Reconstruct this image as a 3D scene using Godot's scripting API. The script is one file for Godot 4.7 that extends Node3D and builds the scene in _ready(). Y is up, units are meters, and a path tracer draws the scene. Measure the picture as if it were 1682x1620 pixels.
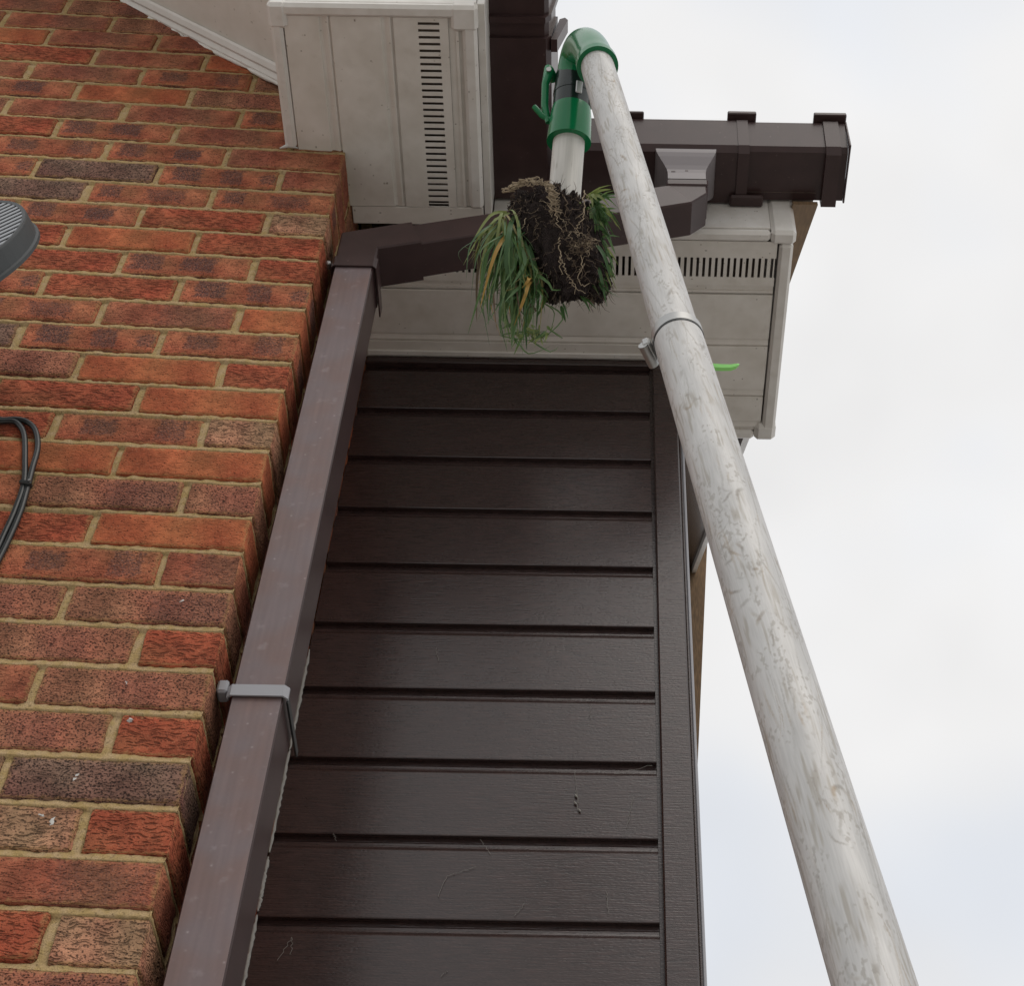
extends Node3D
# Eaves corner of a house seen from the ground: brick gable wall, clad wall, soffits, gutters, downpipe, and a gutter vacuum pole lifting out a sod.
# Coordinates below are given as (x, h, d): x to the right, h above the lens (1.6 m over the ground), d away from the lens.

const FOCAL := 2740.0      # pixels of the 1682 x 1620 photograph
const PITCH := 49.26
const ROLL := 0.0168
const EYE := 1.6
var rng := RandomNumberGenerator.new()
var M := {}
var used := {}
var noise := FastNoiseLite.new()

# ------------------------------------------------------------------ helpers
func W(x: float, h: float, d: float) -> Vector3: return Vector3(x, h + EYE, -d)

func at(px: float, py: float, depth: float) -> Vector3:      # a pixel of the photograph at a distance along the optical axis
	var p := deg_to_rad(PITCH)
	var x := px - 986.0
	var y := py - 810.0
	var a := (x * cos(ROLL) + y * sin(ROLL)) / FOCAL
	var b := -(-x * sin(ROLL) + y * cos(ROLL)) / FOCAL
	return Vector3(a, b * cos(p) + sin(p), b * sin(p) - cos(p)) * depth + Vector3(0, EYE, 0)

func numbered(called: String) -> String:
	used[called] = used.get(called, -1) + 1
	return called if used[called] == 0 else "%s_%03d" % [called, used[called]]

func thing(called: String, label: String, category: String, base: Vector3, group := "") -> Node3D:
	var o := Node3D.new()
	o.name = numbered(called)
	add_child(o)
	o.position = base
	o.set_meta("label", label)
	o.set_meta("category", category)
	if group: o.set_meta("group", group)
	return o

func st_new() -> SurfaceTool:
	var st := SurfaceTool.new()
	st.begin(Mesh.PRIMITIVE_TRIANGLES)
	return st

func commit(st: SurfaceTool, smooth := false) -> ArrayMesh:
	if smooth: st.index()
	st.generate_normals()
	return st.commit()

# shapes are written in world coordinates; a part sits under its thing with the thing's base taken off
func part(called: String, mesh: Mesh, mat: Material, parent: Node3D, where = null) -> MeshInstance3D:
	var o := MeshInstance3D.new()
	var id := "%d/%s" % [parent.get_instance_id(), called]
	used[id] = used.get(id, -1) + 1
	o.name = called if used[id] == 0 else "%s_%03d" % [called, used[id]]
	o.mesh = mesh
	o.material_override = mat
	parent.add_child(o, true)
	var base := Vector3.ZERO
	var n: Node = parent
	while n != self:
		base += (n as Node3D).position
		n = n.get_parent()
	o.position = (where if where != null else Vector3.ZERO) - base
	return o

func tri(st: SurfaceTool, a: Vector3, b: Vector3, c: Vector3, g := -1) -> void:
	st.set_smooth_group(g)
	st.add_vertex(a); st.add_vertex(b); st.add_vertex(c)

func quad(st: SurfaceTool, a: Vector3, b: Vector3, c: Vector3, d: Vector3, g := -1) -> void:
	tri(st, a, b, c, g)
	tri(st, a, c, d, g)

func box(st: SurfaceTool, c: Vector3, size: Vector3, bevel := 0.0, basis := Basis.IDENTITY) -> void:
	var e := size * 0.5
	var k := minf(bevel, minf(e.x, minf(e.y, e.z)) * 0.9)
	var p := func(s: Vector3, ax: int) -> Vector3:
		var q := Vector3.ZERO
		for i in 3: q[i] = s[i] * (e[i] if (i == ax or k == 0.0) else e[i] - k)
		return c + basis * q
	for ax in 3:
		var u := (ax + 1) % 3
		var v := (ax + 2) % 3
		for s in [-1.0, 1.0]:
			var q: Array = []
			for t in [[-1, -1], [1, -1], [1, 1], [-1, 1]]:
				var w := Vector3.ZERO
				w[ax] = s; w[u] = t[0]; w[v] = t[1]
				q.append(p.call(w, ax))
			if s > 0: quad(st, q[0], q[3], q[2], q[1])
			else: quad(st, q[0], q[1], q[2], q[3])
	if k == 0.0: return
	for ax in 3:
		var u := (ax + 1) % 3
		var v := (ax + 2) % 3
		for su in [-1.0, 1.0]:
			for sv in [-1.0, 1.0]:
				var w0 := Vector3.ZERO
				w0[u] = su; w0[v] = sv; w0[ax] = -1
				var w1 := w0
				w1[ax] = 1
				var q := [p.call(w0, u), p.call(w1, u), p.call(w1, v), p.call(w0, v)]
				if su * sv > 0: quad(st, q[0], q[1], q[2], q[3])
				else: quad(st, q[0], q[3], q[2], q[1])
	for sx in [-1.0, 1.0]:
		for sy in [-1.0, 1.0]:
			for sz in [-1.0, 1.0]:
				var w := Vector3(sx, sy, sz)
				if sx * sy * sz > 0: tri(st, p.call(w, 0), p.call(w, 2), p.call(w, 1))
				else: tri(st, p.call(w, 0), p.call(w, 1), p.call(w, 2))

func bar(x0: float, x1: float, h0: float, h1: float, d0: float, d1: float, bevel := 0.001) -> ArrayMesh:
	var st := st_new()
	box(st, W((x0 + x1) * 0.5, (h0 + h1) * 0.5, (d0 + d1) * 0.5), Vector3(absf(x1 - x0), absf(h1 - h0), absf(d1 - d0)), bevel)
	return commit(st)

# an outline (in the plane of ax and ay through o) pushed along a vector
func prism(st: SurfaceTool, outline: Array, o: Vector3, ax: Vector3, ay: Vector3, along: Vector3, closed := true, caps := true) -> void:
	var n := outline.size()
	var a: Array = []
	for q in outline: a.append(o + ax * q.x + ay * q.y)
	for i in (n if closed else n - 1):
		var j := (i + 1) % n
		quad(st, a[i], a[j], a[j] + along, a[i] + along)
	if caps and closed:
		var poly := PackedVector2Array(outline)
		var t := Geometry2D.triangulate_polygon(poly)
		for i in range(0, t.size(), 3):
			tri(st, a[t[i]], a[t[i + 1]], a[t[i + 2]])
			tri(st, a[t[i]] + along, a[t[i + 2]] + along, a[t[i + 1]] + along)

# a round tube through points, with uv (around, along)
func tube(st: SurfaceTool, pts: Array, radii, sides := 12, caps := true, ulen := 1.0) -> void:
	var n := pts.size()
	var rings: Array = []
	var t0: Vector3 = (pts[1] - pts[0]).normalized()
	var nrm: Vector3 = t0.cross(Vector3(0.31, 0.17, 0.93)).normalized()
	var run := 0.0
	var vs: Array = []
	for i in n:
		var t: Vector3 = ((pts[mini(i + 1, n - 1)] - pts[maxi(i - 1, 0)]) as Vector3).normalized()
		nrm = (nrm - t * nrm.dot(t)).normalized()
		var bn := t.cross(nrm)
		var r: float = radii if radii is float else radii[i]
		if i > 0: run += (pts[i] - pts[i - 1]).length()
		vs.append(run / ulen)
		var ring: Array = []
		for k in sides + 1:
			var ang := TAU * k / sides
			ring.append(pts[i] + (nrm * cos(ang) + bn * sin(ang)) * r)
		rings.append(ring)
	for i in n - 1:
		for k in sides:
			st.set_smooth_group(0)
			var q := [[i, k], [i + 1, k], [i + 1, k + 1], [i, k], [i + 1, k + 1], [i, k + 1]]
			for e in q:
				st.set_uv(Vector2(float(e[1]) / sides, vs[e[0]]))
				st.add_vertex(rings[e[0]][e[1]])
	if caps:
		for e in [0, n - 1]:
			for k in sides:
				st.set_uv(Vector2(0, vs[e])); st.set_smooth_group(-1)
				st.add_vertex(pts[e]); st.add_vertex(rings[e][k]); st.add_vertex(rings[e][k + 1])

# a chamfered square tube through points that lie in one plane; side is the axis across that plane
func square_pipe(st: SurfaceTool, pts: Array, half: float, side: Vector3, chamfer := 0.006, deep := 0.0) -> void:
	var n := pts.size()
	var h := half
	var c := half - chamfer
	var sec := [Vector2(h, c), Vector2(c, h), Vector2(-c, h), Vector2(-h, c), Vector2(-h, -c), Vector2(-c, -h), Vector2(c, -h), Vector2(h, -c)]
	if deep > 0.0:
		for i in 8: sec[i].x = signf(sec[i].x) * (deep if absf(sec[i].x) > c + 0.0001 else deep - chamfer)
	var rings: Array = []
	for i in n:
		var t0: Vector3 = ((pts[i] - pts[maxi(i - 1, 0)]) as Vector3).normalized()
		var t1: Vector3 = ((pts[mini(i + 1, n - 1)] - pts[i]) as Vector3).normalized()
		if i == 0: t0 = t1
		if i == n - 1: t1 = t0
		var n0 := side.cross(t0).normalized()
		var n1 := side.cross(t1).normalized()
		var m := (n0 + n1).normalized()
		m *= 1.0 / maxf(m.dot(n0), 0.3)
		var ring: Array = []
		for q in sec: ring.append(pts[i] + side * q.x + m * q.y)
		rings.append(ring)
	for i in n - 1:
		for k in 8:
			var j := (k + 1) % 8
			quad(st, rings[i][k], rings[i + 1][k], rings[i + 1][j], rings[i][j])
	for e in [0, n - 1]:
		for k in range(1, 7): tri(st, rings[e][0], rings[e][k], rings[e][k + 1])

# ------------------------------------------------------------------ materials
func lin(r: float, g: float, b: float) -> Color: return Color(r, g, b).linear_to_srgb()

func image_pair(w: int, h: int, f: Callable) -> Array:        # f(x, y) -> Color, alpha = height; gives albedo and height pictures
	var a := PackedByteArray(); a.resize(w * h * 3)
	var b := PackedByteArray(); b.resize(w * h)
	var i := 0
	for y in h:
		for x in w:
			var c: Color = f.call(x, y)
			a[i * 3] = int(clampf(c.r, 0, 1) * 255); a[i * 3 + 1] = int(clampf(c.g, 0, 1) * 255); a[i * 3 + 2] = int(clampf(c.b, 0, 1) * 255)
			b[i] = int(clampf(c.a, 0, 1) * 255)
			i += 1
	return [ImageTexture.create_from_image(Image.create_from_data(w, h, false, Image.FORMAT_RGB8, a)), ImageTexture.create_from_image(Image.create_from_data(w, h, false, Image.FORMAT_L8, b))]

func mat(pair, rough: float, bump := 0.0, metal := 0.0, triplanar := 0.0, spec := 0.5) -> StandardMaterial3D:
	var m := StandardMaterial3D.new()
	if pair is Color: m.albedo_color = pair
	else:
		m.albedo_texture = pair[0]
		if bump > 0.0:
			m.heightmap_enabled = true
			m.heightmap_texture = pair[1]
			m.heightmap_scale = bump
	m.roughness = rough
	m.metallic = metal
	m.metallic_specular = spec
	if triplanar > 0.0:
		m.uv1_triplanar = true
		m.uv1_world_triplanar = true
		m.uv1_scale = Vector3.ONE * triplanar
	return m

func n2(x: float, y: float, s: float, z := 0.0) -> float: return noise.get_noise_3d(x * s, y * s, z)
func n3s(x: float, y: float, sx: float, sy: float, z := 0.0) -> float: return noise.get_noise_3d(x * sx, y * sy, z)
# periodic noise for repeating pictures: seamless noise pictures of p pixels (squeezed by dx, dy), looked up smoothly
var loops := {}
func loop(x: float, y: float, p: float, s: float, z: float, dx := 1, dy := 1) -> float:
	var key := int(s * 10.0) * 1000000 + int(p) * 1000 + dx * 20 + dy
	if not loops.has(key):
		var f := FastNoiseLite.new()
		f.noise_type = FastNoiseLite.TYPE_SIMPLEX_SMOOTH
		f.frequency = s * 0.01
		f.fractal_octaves = 2
		f.seed = int(s * 7.0) + dx * 3 + dy
		var im := f.get_seamless_image(int(p) / dx, int(p) / dy, false, false, 0.25)
		im.convert(Image.FORMAT_L8)
		loops[key] = [im.get_data(), int(p) / dx, int(p) / dy]
	var e: Array = loops[key]
	var data: PackedByteArray = e[0]
	var w: int = e[1]
	var h: int = e[2]
	var fx := x / dx + z * 37.0
	var fy := y / dy + z * 53.0
	var x0 := int(floor(fx))
	var y0 := int(floor(fy))
	if dx == 1 and dy == 1: return data[posmod(y0, h) * w + posmod(x0, w)] / 127.5 - 1.0
	var tx := fx - x0
	var ty := fy - y0
	var a := lerpf(data[posmod(y0, h) * w + posmod(x0, w)], data[posmod(y0, h) * w + posmod(x0 + 1, w)], tx)
	var b := lerpf(data[posmod(y0 + 1, h) * w + posmod(x0, w)], data[posmod(y0 + 1, h) * w + posmod(x0 + 1, w)], tx)
	return lerpf(a, b, ty) / 127.5 - 1.0

# kind: 0 orange red, 1 deep red creased, 2 red brown speckled, 3 red with dark patches, 4 dark speckled, 5 pale brown creased, 6 dull brown red
func brick_tex(kind: int, sd: float) -> Array:
	var base := [Color(0.665, 0.385, 0.262), Color(0.635, 0.345, 0.250), Color(0.610, 0.405, 0.318), Color(0.640, 0.388, 0.285), Color(0.490, 0.370, 0.322), Color(0.665, 0.485, 0.385), Color(0.610, 0.375, 0.284)][kind] as Color
	var crease := [0.35, 1.0, 0.55, 0.45, 0.6, 1.0, 0.5][kind] as float
	var speck := [0.15, 0.15, 0.8, 0.4, 1.0, 0.6, 0.35][kind] as float
	var dark := Color(0.31, 0.225, 0.215)
	var patches: Array = []
	var pr := RandomNumberGenerator.new(); pr.seed = int(sd * 10.0) + 5
	if kind == 3:
		var at_x := pr.randf_range(0.10, 0.30)
		while at_x < 1.0:
			var wide := pr.randf_range(0.08, 0.17)
			patches.append([at_x, wide, pr.randf_range(0.40, 0.56), pr.randf_range(0.24, 0.42), pr.randf_range(0.6, 1.0)])
			at_x += wide + pr.randf_range(0.22, 0.5)
	elif kind == 2 or kind == 6:
		patches = [[pr.randf_range(0.1, 0.9), pr.randf_range(0.15, 0.35), pr.randf_range(0.3, 0.7), 0.5, pr.randf_range(0.2, 0.5)]]
	var w := 256
	var h := 80
	return image_pair(w, h, func(xi: int, yi: int) -> Color:
		var x := xi * 1.25
		var y := yi * 1.25
		var u := float(xi) / w
		var v := float(yi) / h
		var c := base
		var tone := n2(x, y, 0.9, sd * 13.1) * 0.22 + n2(x, y, 4.0, sd * 7.7) * 0.10
		var warm := n2(x, y, 0.6, sd * 3.3 + 40.0)
		c = Color(c.r * (1 + tone), c.g * (1 + tone + warm * 0.13), c.b * (1 + tone + warm * 0.10))
		var grain := n2(x, y, 28.0, sd) * 0.5 + n2(x, y, 60.0, sd + 5.0) * 0.5
		var hgt := 0.55 + grain * 0.16
		var k := 1.0 + grain * 0.20
		for q in patches:
			var e: float = absf(u - q[0]) / q[1] + n2(x, y, 6.0, sd * 2.0 + 9.0) * 0.35
			var f: float = absf(v - q[2]) / q[3] + n2(x, y, 6.0, sd * 2.0 + 19.0) * 0.35
			var amount: float = smoothstep(1.18, 0.80, maxf(e, f)) * q[4]
			var mot := clampf(0.62 + n2(x, y, 20.0, sd + 70.0) * 1.1, 0.0, 1.0)
			c = c.lerp(dark, amount * mot)
			if n2(x, y, 26.0, sd + 90.0) > 0.22: c = c.lerp(Color(0.50, 0.41, 0.40), amount * 0.55)
		# creases of the cut clay
		var wave := n2(x, y, 2.0, sd * 5.0) * 9.0
		var cr := n3s(x, y + wave, 3.2, 26.0, sd * 11.0 + 3.0)
		var dip := smoothstep(0.16, 0.42, cr) * crease
		hgt -= dip * 0.5
		k *= 1.0 - dip * 0.27
		# pits and burnt specks
		var sp := n2(x, y, 18.0, sd * 17.0 + 51.0)
		var cut := 0.49 - 0.26 * speck
		var pit := smoothstep(cut, cut + 0.12, sp)
		hgt -= pit * 0.35
		c = c.lerp(Color(0.13, 0.105, 0.105), pit * (0.32 + 0.38 * speck))
		# pale sandy specks and lime bloom
		var pale := smoothstep(0.40, 0.55, n2(x, y, 18.0, sd * 23.0 + 77.0))
		c = c.lerp(Color(0.74, 0.56, 0.44), pale * 0.35)
		# buff mortar smeared over the arrises
		var edge := minf(minf(v, 1 - v) * 0.065, minf(u, 1 - u) * 0.215)
		var smear := smoothstep(0.0070, 0.0005, edge + n2(x, y, 9.0, sd + 33.0) * 0.0055)
		c = Color(c.r * k, c.g * k, c.b * k)
		c = c.lerp(Color(0.66, 0.52, 0.35), smear * 0.55)
		return Color(c.r, c.g, c.b, hgt))

func make_materials() -> void:
	noise.noise_type = FastNoiseLite.TYPE_SIMPLEX_SMOOTH
	noise.frequency = 0.01
	noise.fractal_type = FastNoiseLite.FRACTAL_FBM
	noise.fractal_octaves = 2
	noise.seed = 7
	var bricks: Array = []
	for kind in 7:
		var set_: Array = []
		for v in ([2, 3, 3, 6, 2, 2, 3][kind]):
			set_.append(mat(brick_tex(kind, kind * 7.0 + v), 0.92, 0.48, 0.0, 0.0, 0.25))
		bricks.append(set_)
	M.bricks = bricks
	# buff sand mortar
	M.mortar = mat(image_pair(256, 256, func(x: int, y: int) -> Color:
		var g := loop(x, y, 256, 30.0, 3.0)
		var l := loop(x, y, 256, 4.0, 9.0)
		var k := 1.0 + g * 0.16 + l * 0.10
		var c := Color(0.70, 0.60, 0.41).lerp(Color(0.665, 0.575, 0.445), clampf(0.5 + l, 0, 1))
		var d := smoothstep(0.40, 0.7, loop(x, y, 256, 12.0, 21.0))
		c = c.lerp(Color(0.30, 0.25, 0.18), d * 0.5)
		return Color(c.r * k, c.g * k, c.b * k, 0.5 + g * 0.3)), 0.95, 0.25, 0.0, 5.0, 0.2)
	# aged off-white plastic with fly specks and a little grime
	var plastic := func(c0: Color, specks: float, seed_: float) -> Array:
		return image_pair(256, 256, func(x: int, y: int) -> Color:
			var l := loop(x, y, 256, 2.4, seed_) * 0.035 + loop(x, y, 256, 8.0, seed_ + 4.0) * 0.015
			var c := Color(c0.r * (1 + l), c0.g * (1 + l * 1.1), c0.b * (1 + l * 1.3))
			var s := smoothstep(0.80, 0.88, loop(x, y, 256, 18.0, seed_ + 50.0)) * specks
			c = c.lerp(Color(0.30, 0.26, 0.21), s * 0.7)
			var grime := smoothstep(0.35, 0.9, loop(x, y, 256, 4.4, seed_ + 80.0) + loop(x, y, 256, 45.0, seed_ + 90.0) * 0.25)
			c = c.lerp(Color(0.58, 0.54, 0.48), grime * 0.08)
			return Color(c.r, c.g, c.b, 0.5))
	M.soffit = mat(plastic.call(Color(0.855, 0.835, 0.802), 1.0, 1.0), 0.40, 0.0, 0.0, 2.0)
	M.trim = mat(plastic.call(Color(0.86, 0.845, 0.82), 0.7, 11.0), 0.34, 0.0, 0.0, 2.3)
	# brown gutter plastic, and the same plastic chalked by the weather
	M.brown = mat(image_pair(256, 256, func(x: int, y: int) -> Color:
		var l := loop(x, y, 256, 2.0, 2.0) * 0.07 + loop(x, y, 256, 20.0, 6.0) * 0.03
		var c := Color(0.245 * (1 + l), 0.186 * (1 + l), 0.182 * (1 + l))
		var d := smoothstep(0.72, 0.85, loop(x, y, 256, 9.0, 40.0))
		c = c.lerp(Color(0.5, 0.46, 0.44), d * 0.35)
		return Color(c.r, c.g, c.b, 0.5)), 0.30, 0.0, 0.0, 3.0, 0.4)
	M.chalk = mat(image_pair(256, 256, func(x: int, y: int) -> Color:
		var str_ := loop(x, y, 256, 28.0, 2.0, 1, 16)
		var l := loop(x, y, 256, 3.0, 7.0)
		var c := Color(0.455, 0.368, 0.350).lerp(Color(0.425, 0.370, 0.372), clampf(0.5 + l * 0.9, 0, 1))
		var k := 1.0 + str_ * 0.07 + l * 0.05 + loop(x, y, 256, 60.0, 5.0) * 0.02
		var bloom := smoothstep(0.45, 0.95, loop(x, y, 256, 8.0, 33.0) + loop(x, y, 256, 40.0, 3.0) * 0.25)
		c = c.lerp(Color(0.56, 0.52, 0.53), bloom * 0.5)
		var dot := smoothstep(0.78, 0.86, loop(x, y, 256, 22.0, 90.0))
		c = c.lerp(Color(0.68, 0.65, 0.66), dot * 0.6)
		return Color(c.r * k, c.g * k, c.b * k, 0.5)), 0.42, 0.0, 0.0, 1.6)
	M.faded_skylit = mat(lin(0.20, 0.18, 0.185), 0.36)  # faded plastic, with the sky it reflects also put into the paler colour
	M.clip = mat(lin(0.31, 0.31, 0.33), 0.42)
	# rosewood foil cladding: grain runs along the boards
	M.foil = mat(image_pair(512, 512, func(x: int, y: int) -> Color:
		var g := loop(x, y, 512, 30.0, 1.0, 16, 1)
		var f := loop(x, y, 512, 60.0, 8.0, 4, 1)
		var l := loop(x, y, 512, 1.5, 30.0)
		var k := 1.0 + g * 0.26 + f * 0.22 + l * 0.06
		var c := Color(0.215, 0.162, 0.154)
		var d := smoothstep(0.78, 0.86, loop(x, y, 512, 8.0, 60.0))
		c = c.lerp(Color(0.40, 0.36, 0.34), d * 0.25)
		return Color(c.r * k, c.g * k * (1 - g * 0.03), c.b * k * (1 - g * 0.05), 0.5 + g * 0.2 + f * 0.2)), 0.27, 0.06, 0.0, 2.2, 0.55)
	M.sealant = mat(lin(0.27, 0.26, 0.24), 0.7)
	M.steel = mat(lin(0.42, 0.42, 0.41), 0.42, 0.0, 0.85)
	M.alu = mat(pole_tex(), 0.52, 0.03, 0.18)
	M.alu_plain = mat(image_pair(256, 256, func(x: int, y: int) -> Color:
		var l := loop(x, y, 256, 3.0, 3.0) * 0.06 + loop(x, y, 256, 20.0, 7.0, 1, 8) * 0.05
		var d := smoothstep(0.5, 0.9, loop(x, y, 256, 6.0, 44.0))
		var c := Color(0.78, 0.77, 0.745).lerp(Color(0.60, 0.57, 0.53), d * 0.6)
		return Color(c.r * (1 + l), c.g * (1 + l), c.b * (1 + l), 0.5)), 0.50, 0.0, 0.15)
	M.green = mat(lin(0.004, 0.16, 0.055), 0.20, 0.0, 0.0, 0.0, 0.4)
	M.green.clearcoat_enabled = true
	M.green.clearcoat = 0.15
	M.green.clearcoat_roughness = 0.06
	M.rubber = mat(lin(0.012, 0.02, 0.018), 0.22)
	M.lime = mat(lin(0.30, 0.76, 0.20), 0.5)
	M.soil = mat(image_pair(256, 256, func(x: int, y: int) -> Color:
		var g := loop(x, y, 256, 20.0, 3.0)
		var l := loop(x, y, 256, 4.0, 5.0)
		var k := 1.0 + g * 0.35 + l * 0.25
		return Color(0.225 * k, 0.200 * k, 0.195 * k, 0.5 + g * 0.4)), 0.95, 0.6, 0.0, 9.0, 0.2)
	M.root = mat(lin(0.40, 0.32, 0.22), 0.9)
	M.root_dark = mat(lin(0.15, 0.11, 0.075), 0.9)
	var leaf := func(r: float, g: float, b: float) -> StandardMaterial3D:
		var m := mat(lin(r, g, b), 0.5)
		m.backlight_enabled = true
		m.backlight = lin(r * 0.6, g * 0.6, b * 0.4)
		return m
	M.blades = [leaf.call(0.045, 0.105, 0.035), leaf.call(0.085, 0.165, 0.06), leaf.call(0.14, 0.215, 0.075), leaf.call(0.24, 0.29, 0.11), leaf.call(0.40, 0.34, 0.16), leaf.call(0.46, 0.28, 0.07)]
	M.cable = mat(lin(0.02, 0.022, 0.022), 0.38)
	M.dish = mat(lin(0.30, 0.315, 0.33), 0.5)
	M.dish_dark = mat(lin(0.045, 0.05, 0.052), 0.55)
	M.lime_wash = mat(lin(0.56, 0.55, 0.52), 0.85)
	M.timber = mat(image_pair(256, 256, func(x: int, y: int) -> Color:
		var g := loop(x, y, 256, 20.0, 3.0, 1, 8)
		var k := 1.0 + g * 0.2
		return Color(0.46 * k, 0.37 * k, 0.27 * k, 0.5)), 0.8, 0.0, 0.0, 3.0)
	M.tile = mat(image_pair(256, 256, func(x: int, y: int) -> Color:
		var g := loop(x, y, 256, 15.0, 3.0) * 0.15 + loop(x, y, 256, 3.0, 8.0) * 0.15
		return Color(0.42 * (1 + g), 0.37 * (1 + g), 0.33 * (1 + g), 0.5)), 0.85, 0.0, 0.0, 3.0)
	M.web = mat(lin(0.22, 0.21, 0.19), 0.8)
	M.paving = mat(image_pair(256, 256, func(x: int, y: int) -> Color:
		var g := loop(x, y, 256, 20.0, 3.0) * 0.1 + loop(x, y, 256, 3.0, 8.0) * 0.1
		return Color(0.665 * (1 + g), 0.655 * (1 + g), 0.64 * (1 + g), 0.5)), 0.9, 0.0, 0.0, 0.7)

# dirt smeared along the aluminium tube: wipes, scuffs and dried clay, drawn stroke by stroke
func pole_tex() -> Array:
	var w := 256
	var h := 1536
	var dirt := PackedFloat32Array(); dirt.resize(w * h)
	var r := RandomNumberGenerator.new(); r.seed = 4
	for s in 1500:
		var x := r.randf() * w
		var y := r.randf() * h
		var cl := n2(x, y * 0.6, 2.6, 12.0)
		if cl < 0.04: continue
		var along := n2(x, y * 0.5, 1.5, 60.0) > -0.12
		var ang := r.randfn(PI * 0.5, 0.08) if along else r.randfn(0.3, 0.9)
		var bend := 0.0 if along else r.randfn(0.0, 0.05)
		var length := r.randi_range(20, 110) if along else r.randi_range(8, 40)
		var thick := r.randf_range(0.6, 2.2) if along else r.randf_range(1.0, 3.8)
		var amt := r.randf_range(0.10, 0.42) if along else r.randf_range(0.12, 0.5)
		for i in length:
			x += cos(ang) * 0.9
			y += sin(ang) * 1.1
			ang += bend + r.randfn(0.0, 0.03 if along else 0.12)
			var fade := amt * sin(PI * (i + 0.5) / length) * (0.6 + 0.8 * absf(n2(x, y, 22.0, 8.0)))
			for dy in range(-3, 4):
				for dx in range(-3, 4):
					var q := 1.0 - sqrt(float(dx * dx + dy * dy)) / thick
					if q > 0:
						var ix := posmod(int(x) + dx, w)
						var iy := posmod(int(y) + dy, h)
						dirt[iy * w + ix] = maxf(dirt[iy * w + ix], fade * minf(1.0, q * 1.6))
	return image_pair(w, h, func(x: int, y: int) -> Color:
		var d := dirt[y * w + x]
		var fine := n3s(x, y, 45.0, 2.5, 5.0)
		var l := n3s(x, y, 2.0, 0.8, 15.0)
		var k := 1.0 + fine * 0.05 + l * 0.07
		var c := Color(0.745 * k, 0.742 * k, 0.735 * k)
		var wipe := smoothstep(0.05, 0.45, n3s(x, y, 16.0, 1.3, 44.0)) * smoothstep(-0.1, 0.3, n3s(x, y, 2.2, 1.1, 88.0))
		c = c.lerp(Color(0.60, 0.575, 0.535), wipe * 0.6)
		var scuff := smoothstep(0.18, 0.34, n3s(x, y, 14.0, 9.0, 49.0)) * smoothstep(0.0, 0.3, n3s(x, y, 2.6, 1.6, 12.0))
		c = c.lerp(Color(0.56, 0.54, 0.51), scuff * 0.45)
		var tan_ := clampf(n3s(x, y, 3.0, 1.5, 91.0) * 2.2, 0.0, 1.0)
		c = c.lerp(Color(0.45, 0.43, 0.40).lerp(Color(0.50, 0.39, 0.26), tan_), minf(1.0, d * 1.15))
		return Color(c.r, c.g, c.b, 0.5 + d * 0.4))

# ------------------------------------------------------------------ scene
func _ready() -> void:
	rng.seed = 11
	make_view()
	make_materials()
	make_ground()
	make_brick_wall()
	make_clad_wall()
	make_box_soffit()
	make_eaves_soffit()
	make_verges()
	make_roofs()
	make_gutters()
	make_downpipe()
	make_dish()
	make_cable()
	make_pole()
	make_sod()

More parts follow.
